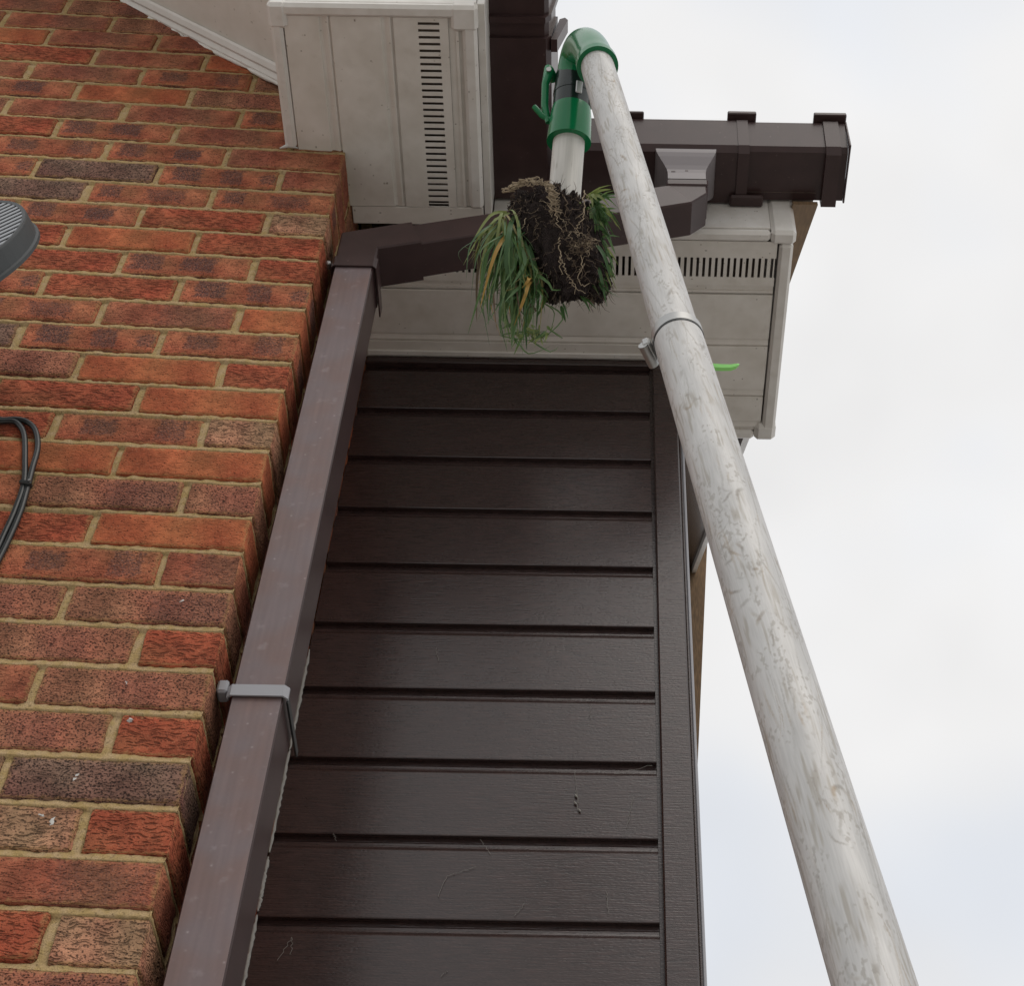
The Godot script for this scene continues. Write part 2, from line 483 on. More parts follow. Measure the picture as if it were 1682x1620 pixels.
func make_view() -> void:
	var cam := Camera3D.new()
	cam.name = "camera"
	var p := deg_to_rad(PITCH)
	var right := Vector3(1, 0, 0)
	var up := Vector3(0, cos(p), sin(p))
	var fwd := Vector3(0, sin(p), -cos(p))
	cam.transform = Transform3D(Basis(right * cos(ROLL) + up * sin(ROLL), up * cos(ROLL) - right * sin(ROLL), -fwd), Vector3(0, EYE, 0))
	cam.projection = Camera3D.PROJECTION_FRUSTUM
	cam.near = 0.05
	cam.far = 500.0
	cam.size = cam.near * 1620.0 / FOCAL
	cam.frustum_offset = Vector2(-(986.0 - 841.0) / FOCAL * cam.near, 0)
	add_child(cam)
	cam.current = true
	# bright overcast with thin blue showing between soft clouds
	var cn := FastNoiseLite.new()
	cn.seed = 5
	cn.noise_type = FastNoiseLite.TYPE_SIMPLEX_SMOOTH
	cn.frequency = 1.0
	cn.fractal_octaves = 4
	var w := 768
	var h := 384
	var img := Image.create(w, h, false, Image.FORMAT_RGBF)
	var gap_dir := (at(1175, 1010, 1.0) - Vector3(0, EYE, 0)).normalized()      # blue gap and thin veil between the clouds
	var veil_dir := (at(1480, 800, 1.0) - Vector3(0, EYE, 0)).normalized()
	for y in h:
		for x in w:
			var th := PI * (y + 0.5) / h
			var ph := TAU * (x + 0.5) / w
			var d := Vector3(sin(th) * sin(ph), cos(th), sin(th) * cos(ph))
			var c := cn.get_noise_3d(d.x * 1.9, d.y * 2.3, d.z * 1.9 + 3.0)
			var f := cn.get_noise_3d(d.x * 4.5 + 20.0, d.y * 5.0, d.z * 4.5)
			var blue: float = smoothstep(-0.05, 0.55, c + f * 0.35)
			blue = blue * 0.55 + 1.0 * exp((d.dot(gap_dir) - 1.0) / 0.004) * (0.8 + f) + 0.85 * exp((d.dot(veil_dir) - 1.0) / 0.02) * (0.8 + f * 1.6)
			var col := Vector3(0.905, 0.90, 0.90).lerp(Vector3(0.67, 0.73, 0.83), clampf(blue, 0.0, 1.0))
			col *= 0.84 * (1.0 + f * 0.10)
			if d.y < 0: col = Vector3(0.5, 0.49, 0.47)
			img.set_pixel(x, y, Color(col.x, col.y, col.z))
	var ps := PanoramaSkyMaterial.new()
	ps.panorama = ImageTexture.create_from_image(img)
	var sky := Sky.new()
	sky.sky_material = ps
	var env := Environment.new()
	env.background_mode = Environment.BG_SKY
	env.sky = sky
	env.tonemap_mode = Environment.TONE_MAPPER_LINEAR
	env.tonemap_exposure = 1.16
	env.sdfgi_enabled = true
	env.ssao_enabled = true
	env.ssil_enabled = true
	var we := WorldEnvironment.new()
	we.name = "world_environment"
	we.environment = env
	add_child(we)
	var sun := DirectionalLight3D.new()
	sun.name = "sun"
	sun.light_energy = 0.25
	sun.light_angular_distance = 40.0
	sun.light_color = Color(1.0, 0.965, 0.92)
	sun.shadow_enabled = true
	add_child(sun)
	sun.look_at_from_position(Vector3(3.0, 7.0, 5.0), Vector3.ZERO)

func make_ground() -> void:
	var g := MeshInstance3D.new()
	g.name = "ground"
	var pm := PlaneMesh.new()
	pm.size = Vector2(400, 400)
	g.mesh = pm
	g.material_override = M.paving
	g.set_meta("kind", "structure")
	g.set_meta("label", "pale concrete paving in front of the house")
	add_child(g)

# ---- brick wall: corner at x = -0.499, d = 1.6; the front runs left, coming slightly nearer
const CORNER_X := -0.499
const CORNER_D := 1.6
const SKEW := 0.045
const COURSE := 0.0752
const TOP_LINE := 2.85        # upper bed line of course 0

func brick_mesh(w: float, d: float, sd: int, skew: float) -> ArrayMesh:
	# a brick w wide (x), 65 mm high, d deep, its front at z = 0 and its right end at x = 0; front and right end roughened
	var r := RandomNumberGenerator.new(); r.seed = sd
	var hh := 0.0652
	var rad := 0.0026
	var st := st_new()
	var lo := Vector3(-w, -hh * 0.5, -d)
	var hi := Vector3(0, hh * 0.5, 0)
	var jit := [r.randfn(0, 0.0009), r.randfn(0, 0.0009), r.randfn(0, 0.0012), r.randfn(0, 0.0012)]
	var shape := func(q: Vector3) -> Vector3:
		var inner := q.clamp(lo + Vector3.ONE * rad, hi - Vector3.ONE * rad)
		var off := q - inner
		var n := off.normalized() if off.length() > 1e-6 else Vector3.ZERO
		var res := inner + n * rad
		var a := noise.get_noise_3d(q.x * 2600 + sd * 31.0, q.y * 2600, q.z * 2600)
		var b := noise.get_noise_3d(q.x * 9000 + sd * 57.0, q.y * 9000, q.z * 9000)
		var amp := 0.0011 * a + 0.0007 * b
		if n.length() > 0.5 and absf(n.x) + absf(n.y) + absf(n.z) > 1.2: amp -= 0.0004 + absf(b) * 0.0036 + maxf(0.0, a - 0.25) * 0.006
		res += n * amp
		res.y += jit[0] * (q.x / w) + jit[1]
		res.z += jit[2] * 0.6
		res.z += -res.x * skew
		return res
	var xs: Array = [0.0, 0.0035]
	var nx := int(w / 0.014)
	for i in range(1, nx): xs.append(w * i / nx)
	xs.append(w - 0.0035); xs.append(w)
	var ys: Array = [0.0, 0.0035, 0.011, 0.022, 0.033, 0.044, 0.054, hh - 0.0035, hh]
	var zs: Array = [0.0, 0.0035]
	var nz := maxi(3, int(d / 0.016))
	for i in range(1, nz): zs.append(d * i / nz)
	zs.append(d)
	var emit := func(q: Vector3, uv: Vector2) -> void:
		st.set_smooth_group(0)
		st.set_uv(uv)
		st.add_vertex(shape.call(q))
	for i in xs.size() - 1:
		for j in ys.size() - 1:
			var c := [[i, j], [i, j + 1], [i + 1, j + 1], [i, j], [i + 1, j + 1], [i + 1, j]]
			for e in c:
				var x: float = -w + xs[e[0]]
				var y: float = -hh * 0.5 + ys[e[1]]
				emit.call(Vector3(x, y, 0), Vector2(xs[e[0]] / 0.215 if w > 0.15 else 0.25 + xs[e[0]] / 0.215, 1.0 - ys[e[1]] / hh))
	for i in zs.size() - 1:
		for j in ys.size() - 1:
			var c := [[i, j], [i, j + 1], [i + 1, j + 1], [i, j], [i + 1, j + 1], [i + 1, j]]
			for e in c:
				emit.call(Vector3(0, -hh * 0.5 + ys[e[1]], -zs[e[0]]), Vector2(0.02 + zs[e[0]] / 0.215 * 0.96, 1.0 - ys[e[1]] / hh))
	# top and bottom
	for s in [0, 1]:
		var y: float = lo.y if s == 0 else hi.y
		for i in xs.size() - 1:
			var c := [[i, 0], [i + 1, 0], [i + 1, 1], [i, 0], [i + 1, 1], [i, 1]]
			for e in c: emit.call(Vector3(-w + xs[e[0]], y, -0.0035 if e[1] == 1 else 0.0), Vector2(xs[e[0]] / 0.215, 0.40 if e[1] == 1 else 0.35))
			for e in c: emit.call(Vector3(-w + xs[e[0]], y, -d if e[1] == 1 else -0.0035), Vector2(xs[e[0]] / 0.215, 0.40 + 1.5 * e[1]))
	for j in ys.size() - 1:
		var c := [[0, j], [1, j], [1, j + 1], [0, j], [1, j + 1], [0, j + 1]]
		for e in c: emit.call(Vector3(-w, -hh * 0.5 + ys[e[1]], -d if e[0] == 0 else 0.0), Vector2(0.03, 1.0 - ys[e[1]] / hh))
	return commit(st)

func make_brick_wall() -> void:
	var wall := thing("brick_wall", "red and brown brick gable wall with buff mortar beside the downpipe", "wall", Vector3(CORNER_X - 0.6, 0, -CORNER_D))
	# brick kinds read from the photograph: per course from the corner leftwards
	var table := {0: [6, 3, 3], 1: [6, 3, 4, 3], 2: [3, 3, 4], 3: [5, 1, 3, 2], 4: [1, 0, 1], 5: [1, 3, 1, 0], 6: [3, 1, 3], 7: [0, 6, 3, 2], 8: [3, 3, 4], 9: [1, 0, 2, 6],
		10: [0, 1, 1], 11: [5, 3, 1, 6], 12: [0, 0, 1], 13: [2, 2, 3, 6], 14: [0, 1, 0], 15: [6, 3, 6, 2], 16: [2, 2, 6], 17: [1, 2, 6, 3], 18: [2, 6, 2], 19: [1, 2, 6, 3], 20: [4, 4, 6], 21: [1, 5, 2, 3], 22: [6, 2, 6], 23: [5, 1, 4, 6], 24: [2, 6, 3]}
	var stretchers: Array = []
	var headers: Array = []
	var sides: Array = []
	for v in 6: stretchers.append(brick_mesh(0.2155, 0.1025, 20 + v, SKEW))
	for v in 4: headers.append(brick_mesh(0.1025, 0.2155, 60 + v, SKEW))
	for v in 3: sides.append(brick_mesh(0.2155, 0.1025, 90 + v, 0.0))
	# mortar: one rough skin just behind the brick faces, front and return
	var st := st_new()
	var half := func(k: int, x: float, h: float) -> float:
		return noise.get_noise_3d(x * 3000 + k * 50.0, h * 3000, 4.0) * 0.0022 + noise.get_noise_3d(x * 12000, h * 12000, 9.0 + k) * 0.0014
	var rake := func(x: float) -> float: return 3.13 + (-0.684 - x) * 0.897
	# struck joints: the bed is pressed in under the upper brick and comes out to the lower one;
	# behind the brick faces the mortar lies back, at the upright joints it comes forward
	var rows: Array = []
	for c in range(30, -12, -1):
		var hb := TOP_LINE - 0.006 - COURSE * (c + 0.5) - 0.0326     # underside of the course
		for e in [[-0.0115, 0.0060, 0], [-0.0095, 0.0010, 0], [-0.007, 0.0014, 0], [-0.0035, 0.0024, 0], [0.0008, 0.0034, 0], [0.0035, 0.0030, 1], [0.033, 0.0026, 1], [0.0525, 0.0026, 1]]:
			rows.append([hb + e[0], e[1], e[2], c])
	var strips := func(nx: int, f: Callable) -> void:
		for j in rows.size() - 1:
			for i in nx:
				var c := [[i, j], [i, j + 1], [i + 1, j + 1], [i, j], [i + 1, j + 1], [i + 1, j]]
				for e in c:
					st.set_smooth_group(0)
					st.add_vertex(f.call(float(e[0]) / nx, rows[e[1]]))
	var lie := func(run: float, row: Array, first: float) -> float:      # run: metres from the corner; first: width of the corner brick
		if row[2] == 0: return row[1]
		var k := fposmod(run - first - 0.0049 + 0.1127, 0.2253) - 0.1127
		return row[1] if absf(k) < 0.0088 and run > first * 0.5 else 0.0095
	strips.call(220, func(u: float, row: Array) -> Vector3:
		var x := lerpf(-1.62, CORNER_X - 0.0012, u)
		var h := minf(row[0], rake.call(x) if x < -0.70 else 3.14)
		return W(x, h, CORNER_D + (x - CORNER_X) * SKEW + lie.call(CORNER_X - x, row, 0.1025 if posmod(row[3], 2) == 1 else 0.2155) + half.call(0, x, h)))
	strips.call(120, func(u: float, row: Array) -> Vector3:
		var d := lerpf(CORNER_D + 0.0012, 2.16, u)
		var h := minf(row[0], 2.95)
		return W(CORNER_X - lie.call(d - CORNER_D, row, 0.2155 if posmod(row[3], 2) == 1 else 0.1025) + half.call(1, d, h) * 0.6, h, d))
	part("mortar", commit(st), M.mortar, wall)
	var core := st_new()
	box(core, W(-1.08, 0.5, 1.66), Vector3(1.14, 4.2, 0.08))
	box(core, W(-0.535, 3.14, 1.91), Vector3(0.05, 0.62, 0.60))  # unseen block added in the roof void to keep light off the vents
	part("core_and_light_stop", commit(core), M.mortar, wall)
	var pick := RandomNumberGenerator.new(); pick.seed = 3
	var lay := func(mesh: Mesh, kind: int, x: float, h: float, d: float, rot := 0.0) -> void:
		var set_: Array = M.bricks[kind]
		var b := part("brick", mesh, set_[pick.randi() % set_.size()], wall, W(x + pick.randfn(0, 0.0007), h + pick.randfn(0, 0.0007), d + pick.randfn(0, 0.0011)))
		b.rotation = Vector3(0, rot, pick.randfn(0, 0.004) if rot == 0.0 else 0.0)
	var plinth := st_new()
	for c in range(-11, 56):
		var h := TOP_LINE - 0.006 - COURSE * (c + 0.5)
		var row: Array = table.get(c, [])
		var low := c > 29
		if h + EYE < 0.03: break
		var x := CORNER_X
		var i := 0
		if c < 0: x = CORNER_X
		while x > -1.56:
			var head := i == 0 and posmod(c, 2) == 1
			var wd := 0.1025 if head else 0.2155
			var kind: int = row[i] if i < row.size() else [0, 1, 2, 3, 6, 6, 2, 3, 0, 6][pick.randi() % 10]
			if h > rake.call(x - wd) - 0.02 and x < -0.55: pass
			elif low:
				box(plinth, W(x - wd * 0.5, h, CORNER_D + (x - CORNER_X - wd * 0.5) * SKEW + 0.05), Vector3(wd, 0.0652, 0.1), 0.003)
			else:
				lay.call(headers[pick.randi() % 4] if head else stretchers[pick.randi() % 6], kind, x, h, CORNER_D + (x - CORNER_X) * SKEW)
			x -= wd + 0.0098
			i += 1
		# return face, behind the corner brick
		if c >= -1:
			var d := CORNER_D + (0.2155 if posmod(c, 2) == 1 else 0.1025) + 0.0098
			while d < 2.06:
				if low: box(plinth, W(CORNER_X - 0.05, h, d + 0.107), Vector3(0.1, 0.0652, 0.2155), 0.003)
				else: lay.call(sides[pick.randi() % 3], [0, 1, 2, 6, 6, 2][pick.randi() % 6], CORNER_X, h, d + 0.2155, PI / 2)
				d += 0.2253
	var pl := part("brick_courses", commit(plinth), M.bricks[6][0], wall)
	pl.set_meta("kind", "stuff")
	# white splashes dribbled over the bricks
	var spl := [[318, 965, 10, -0.7], [300, 988, 9, -0.7], [246, 1032, 12, -1.2], [240, 1052, 9, -1.3], [216, 1096, 7, -1.0], [206, 1124, 13, -1.1], [181, 1174, 14, -1.0], [214, 1182, 8, -1.5], [148, 1240, 14, -0.8], [124, 1278, 16, -1.2], [85, 1352, 18, -1.2], [42, 1442, 14, -1.2], [6, 1508, 16, -1.3], [146, 857, 14, 0.05], [170, 859, 10, -0.1], [240, 862, 9, 0.0], [355, 877, 6, -0.4], [388, 877, 6, -1.0], [70, 1338, 7, 0.6]]
	for s in spl:
		var a: Vector3 = on_wall(s[0], s[1])
		# only where it lies on a brick face, not across a joint
		var cf := (TOP_LINE - 0.006 - (a.y - EYE)) / COURSE
		var run := CORNER_X - a.x
		if posmod(int(floor(cf)), 2) == 1: run = run - 0.1123 + 0.2253
		var fx := fposmod(run, 0.2253)
		if absf(cf - floor(cf) - 0.5) > 0.33 or fx < 0.012 or fx > 0.205: continue
		var ln: float = s[2] / 1250.0
		var dirv := Vector3(cos(s[3]), -sin(s[3]) * 1.3, 0)
		var pts: Array = []
		var rad: Array = []
		for k in 6:
			var t := k / 5.0 - 0.5
			pts.append(a + dirv * ln * t + Vector3(noise.get_noise_2d(k * 90.0, s[0] * 9.0) * 0.004, noise.get_noise_2d(k * 90.0 + 400.0, s[0] * 9.0) * 0.004, -0.0026))
			rad.append(0.0034 * (0.55 + 0.45 * sin(PI * (k + 0.6) / 6.2)) * (1.0 + noise.get_noise_2d(k * 200.0, s[1] * 5.0) * 0.7))
		var t_ := st_new()
		tube(t_, pts, rad, 6)
		part("paint_splash", commit(t_), M.lime_wash, wall)

func on_wall(px: float, py: float) -> Vector3:
	var dir := at(px, py, 1.0) - Vector3(0, EYE, 0)
	# d = CORNER_D + (x - CORNER_X) * SKEW
	var t := (CORNER_D - CORNER_X * SKEW) / (-dir.z - dir.x * SKEW)
	return Vector3(0, EYE, 0) + dir * t

# ---- clad wall
const CLAD_D := 2.09
func make_clad_wall() -> void:
	var wall := thing("clad_wall", "dark brown wall of horizontal woodgrain cladding boards set back beside the bricks", "wall", W(-0.2, -EYE, CLAD_D))
	var pitch := 0.1533
	var x0 := CORNER_X + 0.002
	var x1 := 0.098
	var y := 2.6805                       # bottom lip of the top board
	var board := 0
	var h := y
	while h > -EYE + 0.03:
		# outline in (out, up) from the lip at its lower edge
		var prof: Array = [Vector2(0.000, 0.0), Vector2(0.0008, -0.0006), Vector2(0.0015, 0.001), Vector2(0.0015, pitch - 0.030), Vector2(0.0008, pitch - 0.028)]
		for k in 7:
			var t := k / 6.0
			prof.append(Vector2(-0.0075 * sin(t * PI * 0.5) + 0.0002, pitch - 0.027 + 0.016 * t - 0.003 * sin(t * PI)))
		prof.append(Vector2(-0.009, pitch - 0.008)); prof.append(Vector2(-0.009, pitch + 0.006)); prof.append(Vector2(-0.012, pitch + 0.006)); prof.append(Vector2(-0.012, 0.0))
		var st := st_new()
		prism(st, prof, W(x0, h, CLAD_D), Vector3(0, 0, 1), Vector3.UP, Vector3(x1 - x0, 0, 0))
		part("board", commit(st), M.foil, wall)
		h -= pitch
		board += 1
	# dark finishing strip under the soffit
	part("top_trim", bar(x0, 0.1, 2.828, 2.8485, CLAD_D - 0.009, CLAD_D + 0.01, 0.002), M.foil, wall)
	# corner trim: proud cover strip, joint, and a thin return edge
	part("corner_trim", bar(0.1045, 0.1535, -EYE, 2.848, CLAD_D - 0.010, CLAD_D + 0.010, 0.0025), M.foil, wall)
	part("corner_trim", bar(0.0985, 0.1045, -EYE, 2.848, CLAD_D + 0.004, CLAD_D + 0.012, 0.0), M.foil, wall)
	part("edge_bead", bar(0.1548, 0.1585, -EYE, 2.848, CLAD_D - 0.006, CLAD_D + 0.02, 0.001), M.foil, wall)
	part("edge_bead", bar(0.1592, 0.1645, -EYE, 2.848, CLAD_D - 0.003, CLAD_D + 0.03, 0.0015), M.clip, wall)
	part("backing", bar(CORNER_X, 0.150, -EYE, 3.30, CLAD_D + 0.0125, CLAD_D + 0.10, 0.0), M.timber, wall)  # top carried up unseen past the soffit, to shut light out of the void
	# sealant run down the corner with the bricks, broken at the grooves
	var hh := 2.45
	var r := RandomNumberGenerator.new(); r.seed = 21
	while hh > 0.75:
		var ln := r.randf_range(0.09, 0.24)
		var frac := fposmod(2.6805 - hh, pitch) / pitch
		var pts: Array = []
		var rad: Array = []
		for k in 30:
			var t := k / 29.0
			pts.append(W(CORNER_X + 0.0025 + noise.get_noise_2d(hh * 3000 + k * 60.0, 5.0) * 0.0012, hh - ln * t, CLAD_D - 0.0035))
			rad.append(0.0032 * minf(1.0, 0.5 + 4.0 * minf(t, 1.0 - t)) * (1.0 + noise.get_noise_2d(hh * 5000 + k * 60.0, 60.0) * 0.5))
		if hh < 2.15 or r.randf() < 0.4:
			var st := st_new()
			tube(st, pts, rad, 7)
			part("sealant", commit(st), M.sealant, wall)
		hh -= ln + r.randf_range(0.001, 0.010)
	# cobweb strands and dried bits caught on the boards
	var webs := [[[945, 1268, 948, 1330], [1010, 1272, 1070, 1258]], [[946, 1300, 950, 1320]], [[1040, 1310, 1028, 1360]], [[735, 1440, 718, 1475], [735, 1440, 780, 1425]], [[845, 1505, 862, 1485]], [[480, 1540, 455, 1580], [480, 1540, 478, 1570]], [[790, 1380, 806, 1405]], [[997, 1465, 998, 1500]], [[548, 1370, 552, 1382]], [[717, 1065, 720, 1085]], [[970, 1160, 968, 1180]], [[725, 1605, 735, 1595]]]
	for wb in webs:
		var st := st_new()
		for s in wb:
			var a: Vector3 = on_depth(s[0], s[1], CLAD_D - 0.004)
			var b: Vector3 = on_depth(s[2], s[3], CLAD_D - 0.004)
			var pts: Array = []
			for k in 9:
				var t := k / 8.0
				pts.append(a.lerp(b, t) + Vector3(noise.get_noise_2d(k * 70.0 + s[0], 3.0), noise.get_noise_2d(k * 70.0 + s[1], 8.0), 0.0) * 0.004)
			tube(st, pts, 0.00032, 5)
		part("cobweb", commit(st), M.web, wall)
	var bit := st_new()
	for k in 3:
		var c: Vector3 = on_depth(946 + k * 3 - (k % 2) * 4, 1308 + k * 12, CLAD_D - 0.004)
		tube(bit, [c + Vector3(-0.002, 0.004, 0), c, c + Vector3(0.002, -0.003, 0.001)], [0.0006, 0.0022, 0.0005], 6)
	part("cobweb", commit(bit), M.web, wall)

func on_depth(px: float, py: float, d: float) -> Vector3:
	var dir := at(px, py, 1.0) - Vector3(0, EYE, 0)
	return Vector3(0, EYE, 0) + dir * (d / -dir.z)

func on_height(px: float, py: float, h: float) -> Vector3:
	var dir := at(px, py, 1.0) - Vector3(0, EYE, 0)
	return Vector3(0, EYE, 0) + dir * (h / dir.y)

# ---- soffits, underside at H
const H := 2.85
# a board hung with its face at h = H; runs along `along`, width across `ax` from a to b, with a stepped bevel at its far edge
func soffit_board(a: float, b: float, s0: float, s1: float, lengthwise_d: bool) -> ArrayMesh:
	var w := b - a
	var prof := [Vector2(0.0, 0.0008), Vector2(0.0008, 0.0), Vector2(w - 0.0215, 0.0), Vector2(w - 0.0195, 0.0036), Vector2(w - 0.015, 0.0044), Vector2(w - 0.006, 0.0006), Vector2(w - 0.004, 0.0010), Vector2(w - 0.0022, 0.0045), Vector2(w + 0.006, 0.0045), Vector2(w + 0.006, 0.0095), Vector2(0.008, 0.0095), Vector2(0.008, 0.0042), Vector2(0.0, 0.0042)]
	var st := st_new()
	if lengthwise_d: prism(st, prof, W(a, H, s0), Vector3(1, 0, 0), Vector3.UP, Vector3(0, 0, -(s1 - s0)))
	else: prism(st, prof, W(s0, H, a), Vector3(0, 0, -1), Vector3.UP, Vector3(s1 - s0, 0, 0))
	return commit(st)

# a vented board: face strips, with real slots between the bars of a ladder
func vent_board(a: float, b: float, va: float, vb: float, s0: float, s1: float, f0: float, f1: float, step: float, gap: float, lengthwise_d: bool) -> ArrayMesh:
	var st := st_new()
	var slab := func(p0: float, p1: float, q0: float, q1: float, h0 := 0.0, h1 := 0.002) -> void:
		if lengthwise_d: box(st, W((p0 + p1) * 0.5, H + (h0 + h1) * 0.5, (q0 + q1) * 0.5), Vector3(p1 - p0, h1 - h0, q1 - q0))
		else: box(st, W((q0 + q1) * 0.5, H + (h0 + h1) * 0.5, (p0 + p1) * 0.5), Vector3(q1 - q0, h1 - h0, p1 - p0))
	slab.call(a, va, s0, s1)
	slab.call(vb, b - 0.023, s0, s1)
	slab.call(b - 0.0228, b - 0.005, s0, s1, 0.004, 0.006)
	slab.call(b - 0.010, b - 0.0048, s0, s1, 0.0012, 0.004)
	slab.call(b - 0.006, b + 0.004, s0, s1, 0.0065, 0.009)
	slab.call(va, vb, s0, f0)
	var q := f0 + gap
	while q < f1:
		slab.call(va, vb, q, minf(q + step - gap, f1))
		q += step
	slab.call(va, vb, q - gap + 0.0, s1) if q - gap < s1 else null
	return commit(st)

func make_box_soffit() -> void:
	var t := thing("vented_soffit", "off-white vented soffit box over the brick corner, boards running away from the wall", "soffit", W(-0.42, H, 1.5))
	part("soffit_board", soffit_board(-0.590, -0.505, 1.325, 1.60, true), M.soffit, t)
	part("soffit_board", soffit_board(-0.505, -0.392, 1.325, 1.7195, true), M.soffit, t)
	part("vent_board", vent_board(-0.3905, -0.268, -0.346, -0.307, 1.325, 1.7195, 1.3335, 1.712, 0.0133, 0.0056, true), M.soffit, t)
	# plain joining strip against the other soffit
	part("joint_strip", bar(CORNER_X + 0.001, -0.240, H + 0.001, H + 0.009, 1.7215, 1.7605, 0.001), M.soffit, t)
	part("edge_trim", bar(-0.2655, -0.2385, H - 0.006, H + 0.012, 1.302, 1.7205, 0.006), M.trim, t)
	part("edge_trim", bar(-0.614, -0.2665, H - 0.006, H + 0.012, 1.300, 1.3245, 0.006), M.trim, t)
	part("edge_trim", bar(-0.614, -0.592, H - 0.006, H + 0.012, 1.3255, 1.594, 0.006), M.trim, t)
	part("corner_cap", bar(-0.6165, -0.583, H - 0.0085, H + 0.02, 1.2985, 1.3475, 0.006), M.trim, t)
	part("corner_cap", bar(-0.285, -0.2365, H - 0.0085, H + 0.02, 1.2985, 1.3475, 0.006), M.trim, t)
	part("box_side", bar(-0.613, -0.600, H + 0.0125, H + 0.27, 1.302, 1.588, 0.002), M.trim, t)
	part("fascia", bar(-0.2385, -0.224, H + 0.0125, 3.05, 1.302, 1.745, 0.001), M.trim, t)
	part("box_end", bar(-0.599, -0.2395, H + 0.0125, 3.05, 1.302, 1.318, 0.001), M.trim, t)
	# a smear of filler where the trim dies into the bricks
	var st := st_new()
	var c := W(-0.612, H - 0.010, 1.585)
	tube(st, [c + Vector3(-0.012, 0.002, -0.006), c + Vector3(-0.004, 0.004, -0.004), c + Vector3(0.004, 0.008, -0.003), c + Vector3(0.012, 0.007, -0.005), c + Vector3(0.022, 0.008, -0.008)], [0.001, 0.003, 0.0045, 0.003, 0.001], 8)
	part("filler", commit(st), M.lime_wash, t)

func make_eaves_soffit() -> void:
	var t := thing("vented_soffit", "off-white vented soffit above the dark clad wall, boards running along the wall", "soffit", W(-0.06, H, 1.95))
	part("vent_board", vent_board(1.787, 1.915, 1.826, 1.872, CORNER_X + 0.001, 0.345, -0.30, 0.343, 0.01245, 0.0054, false), M.soffit, t)
	part("soffit_board", soffit_board(1.915, 2.044, CORNER_X + 0.001, 0.345, false), M.soffit, t)
	part("soffit_board", soffit_board(2.044, 2.092, CORNER_X + 0.001, 0.166, false), M.soffit, t)
	part("soffit_board", soffit_board(2.044, 2.176, 0.167, 0.345, false), M.soffit, t)
	part("soffit_board", soffit_board(2.176, 2.262, 0.167, 0.345, false), M.soffit, t)
	part("wall_trim", bar(CORNER_X + 0.004, 0.165, H - 0.004, H + 0.001, 2.066, 2.0795, 0.002), M.trim, t)
	part("edge_trim", bar(-0.222, 0.330, H - 0.005, H + 0.012, 1.7625, 1.786, 0.006), M.trim, t)
	part("corner_cap", bar(0.331, 0.3805, H - 0.008, 3.0, 1.7585, 1.79, 0.007), M.trim, t)
	part("edge_trim", bar(0.349, 0.377, H - 0.006, H + 0.014, 1.7905, 2.264, 0.006), M.trim, t)
	part("edge_trim", bar(0.165, 0.332, H - 0.006, H + 0.014, 2.2665, 2.290, 0.006), M.trim, t)
	part("corner_cap", bar(0.333, 0.3795, H - 0.008, H + 0.05, 2.248, 2.293, 0.009), M.trim, t)
	part("fascia", bar(-0.224, 0.330, H + 0.0125, 3.04, 1.762, 1.776, 0.001), M.trim, t)
	part("box_side", commit_prism([Vector2(1.792, H + 0.0145), Vector2(2.288, H + 0.0145), Vector2(2.288, 3.375), Vector2(1.792, 2.988)], W(0.362, 0, 0), Vector3(0, 0, -1), Vector3.UP, Vector3(0.014, 0, 0)), M.trim, t)  # side and end raised to the tiles so no light enters the void
	part("box_end", bar(0.165, 0.3615, H + 0.0145, 3.36, 2.274, 2.288, 0.001), M.trim, t)

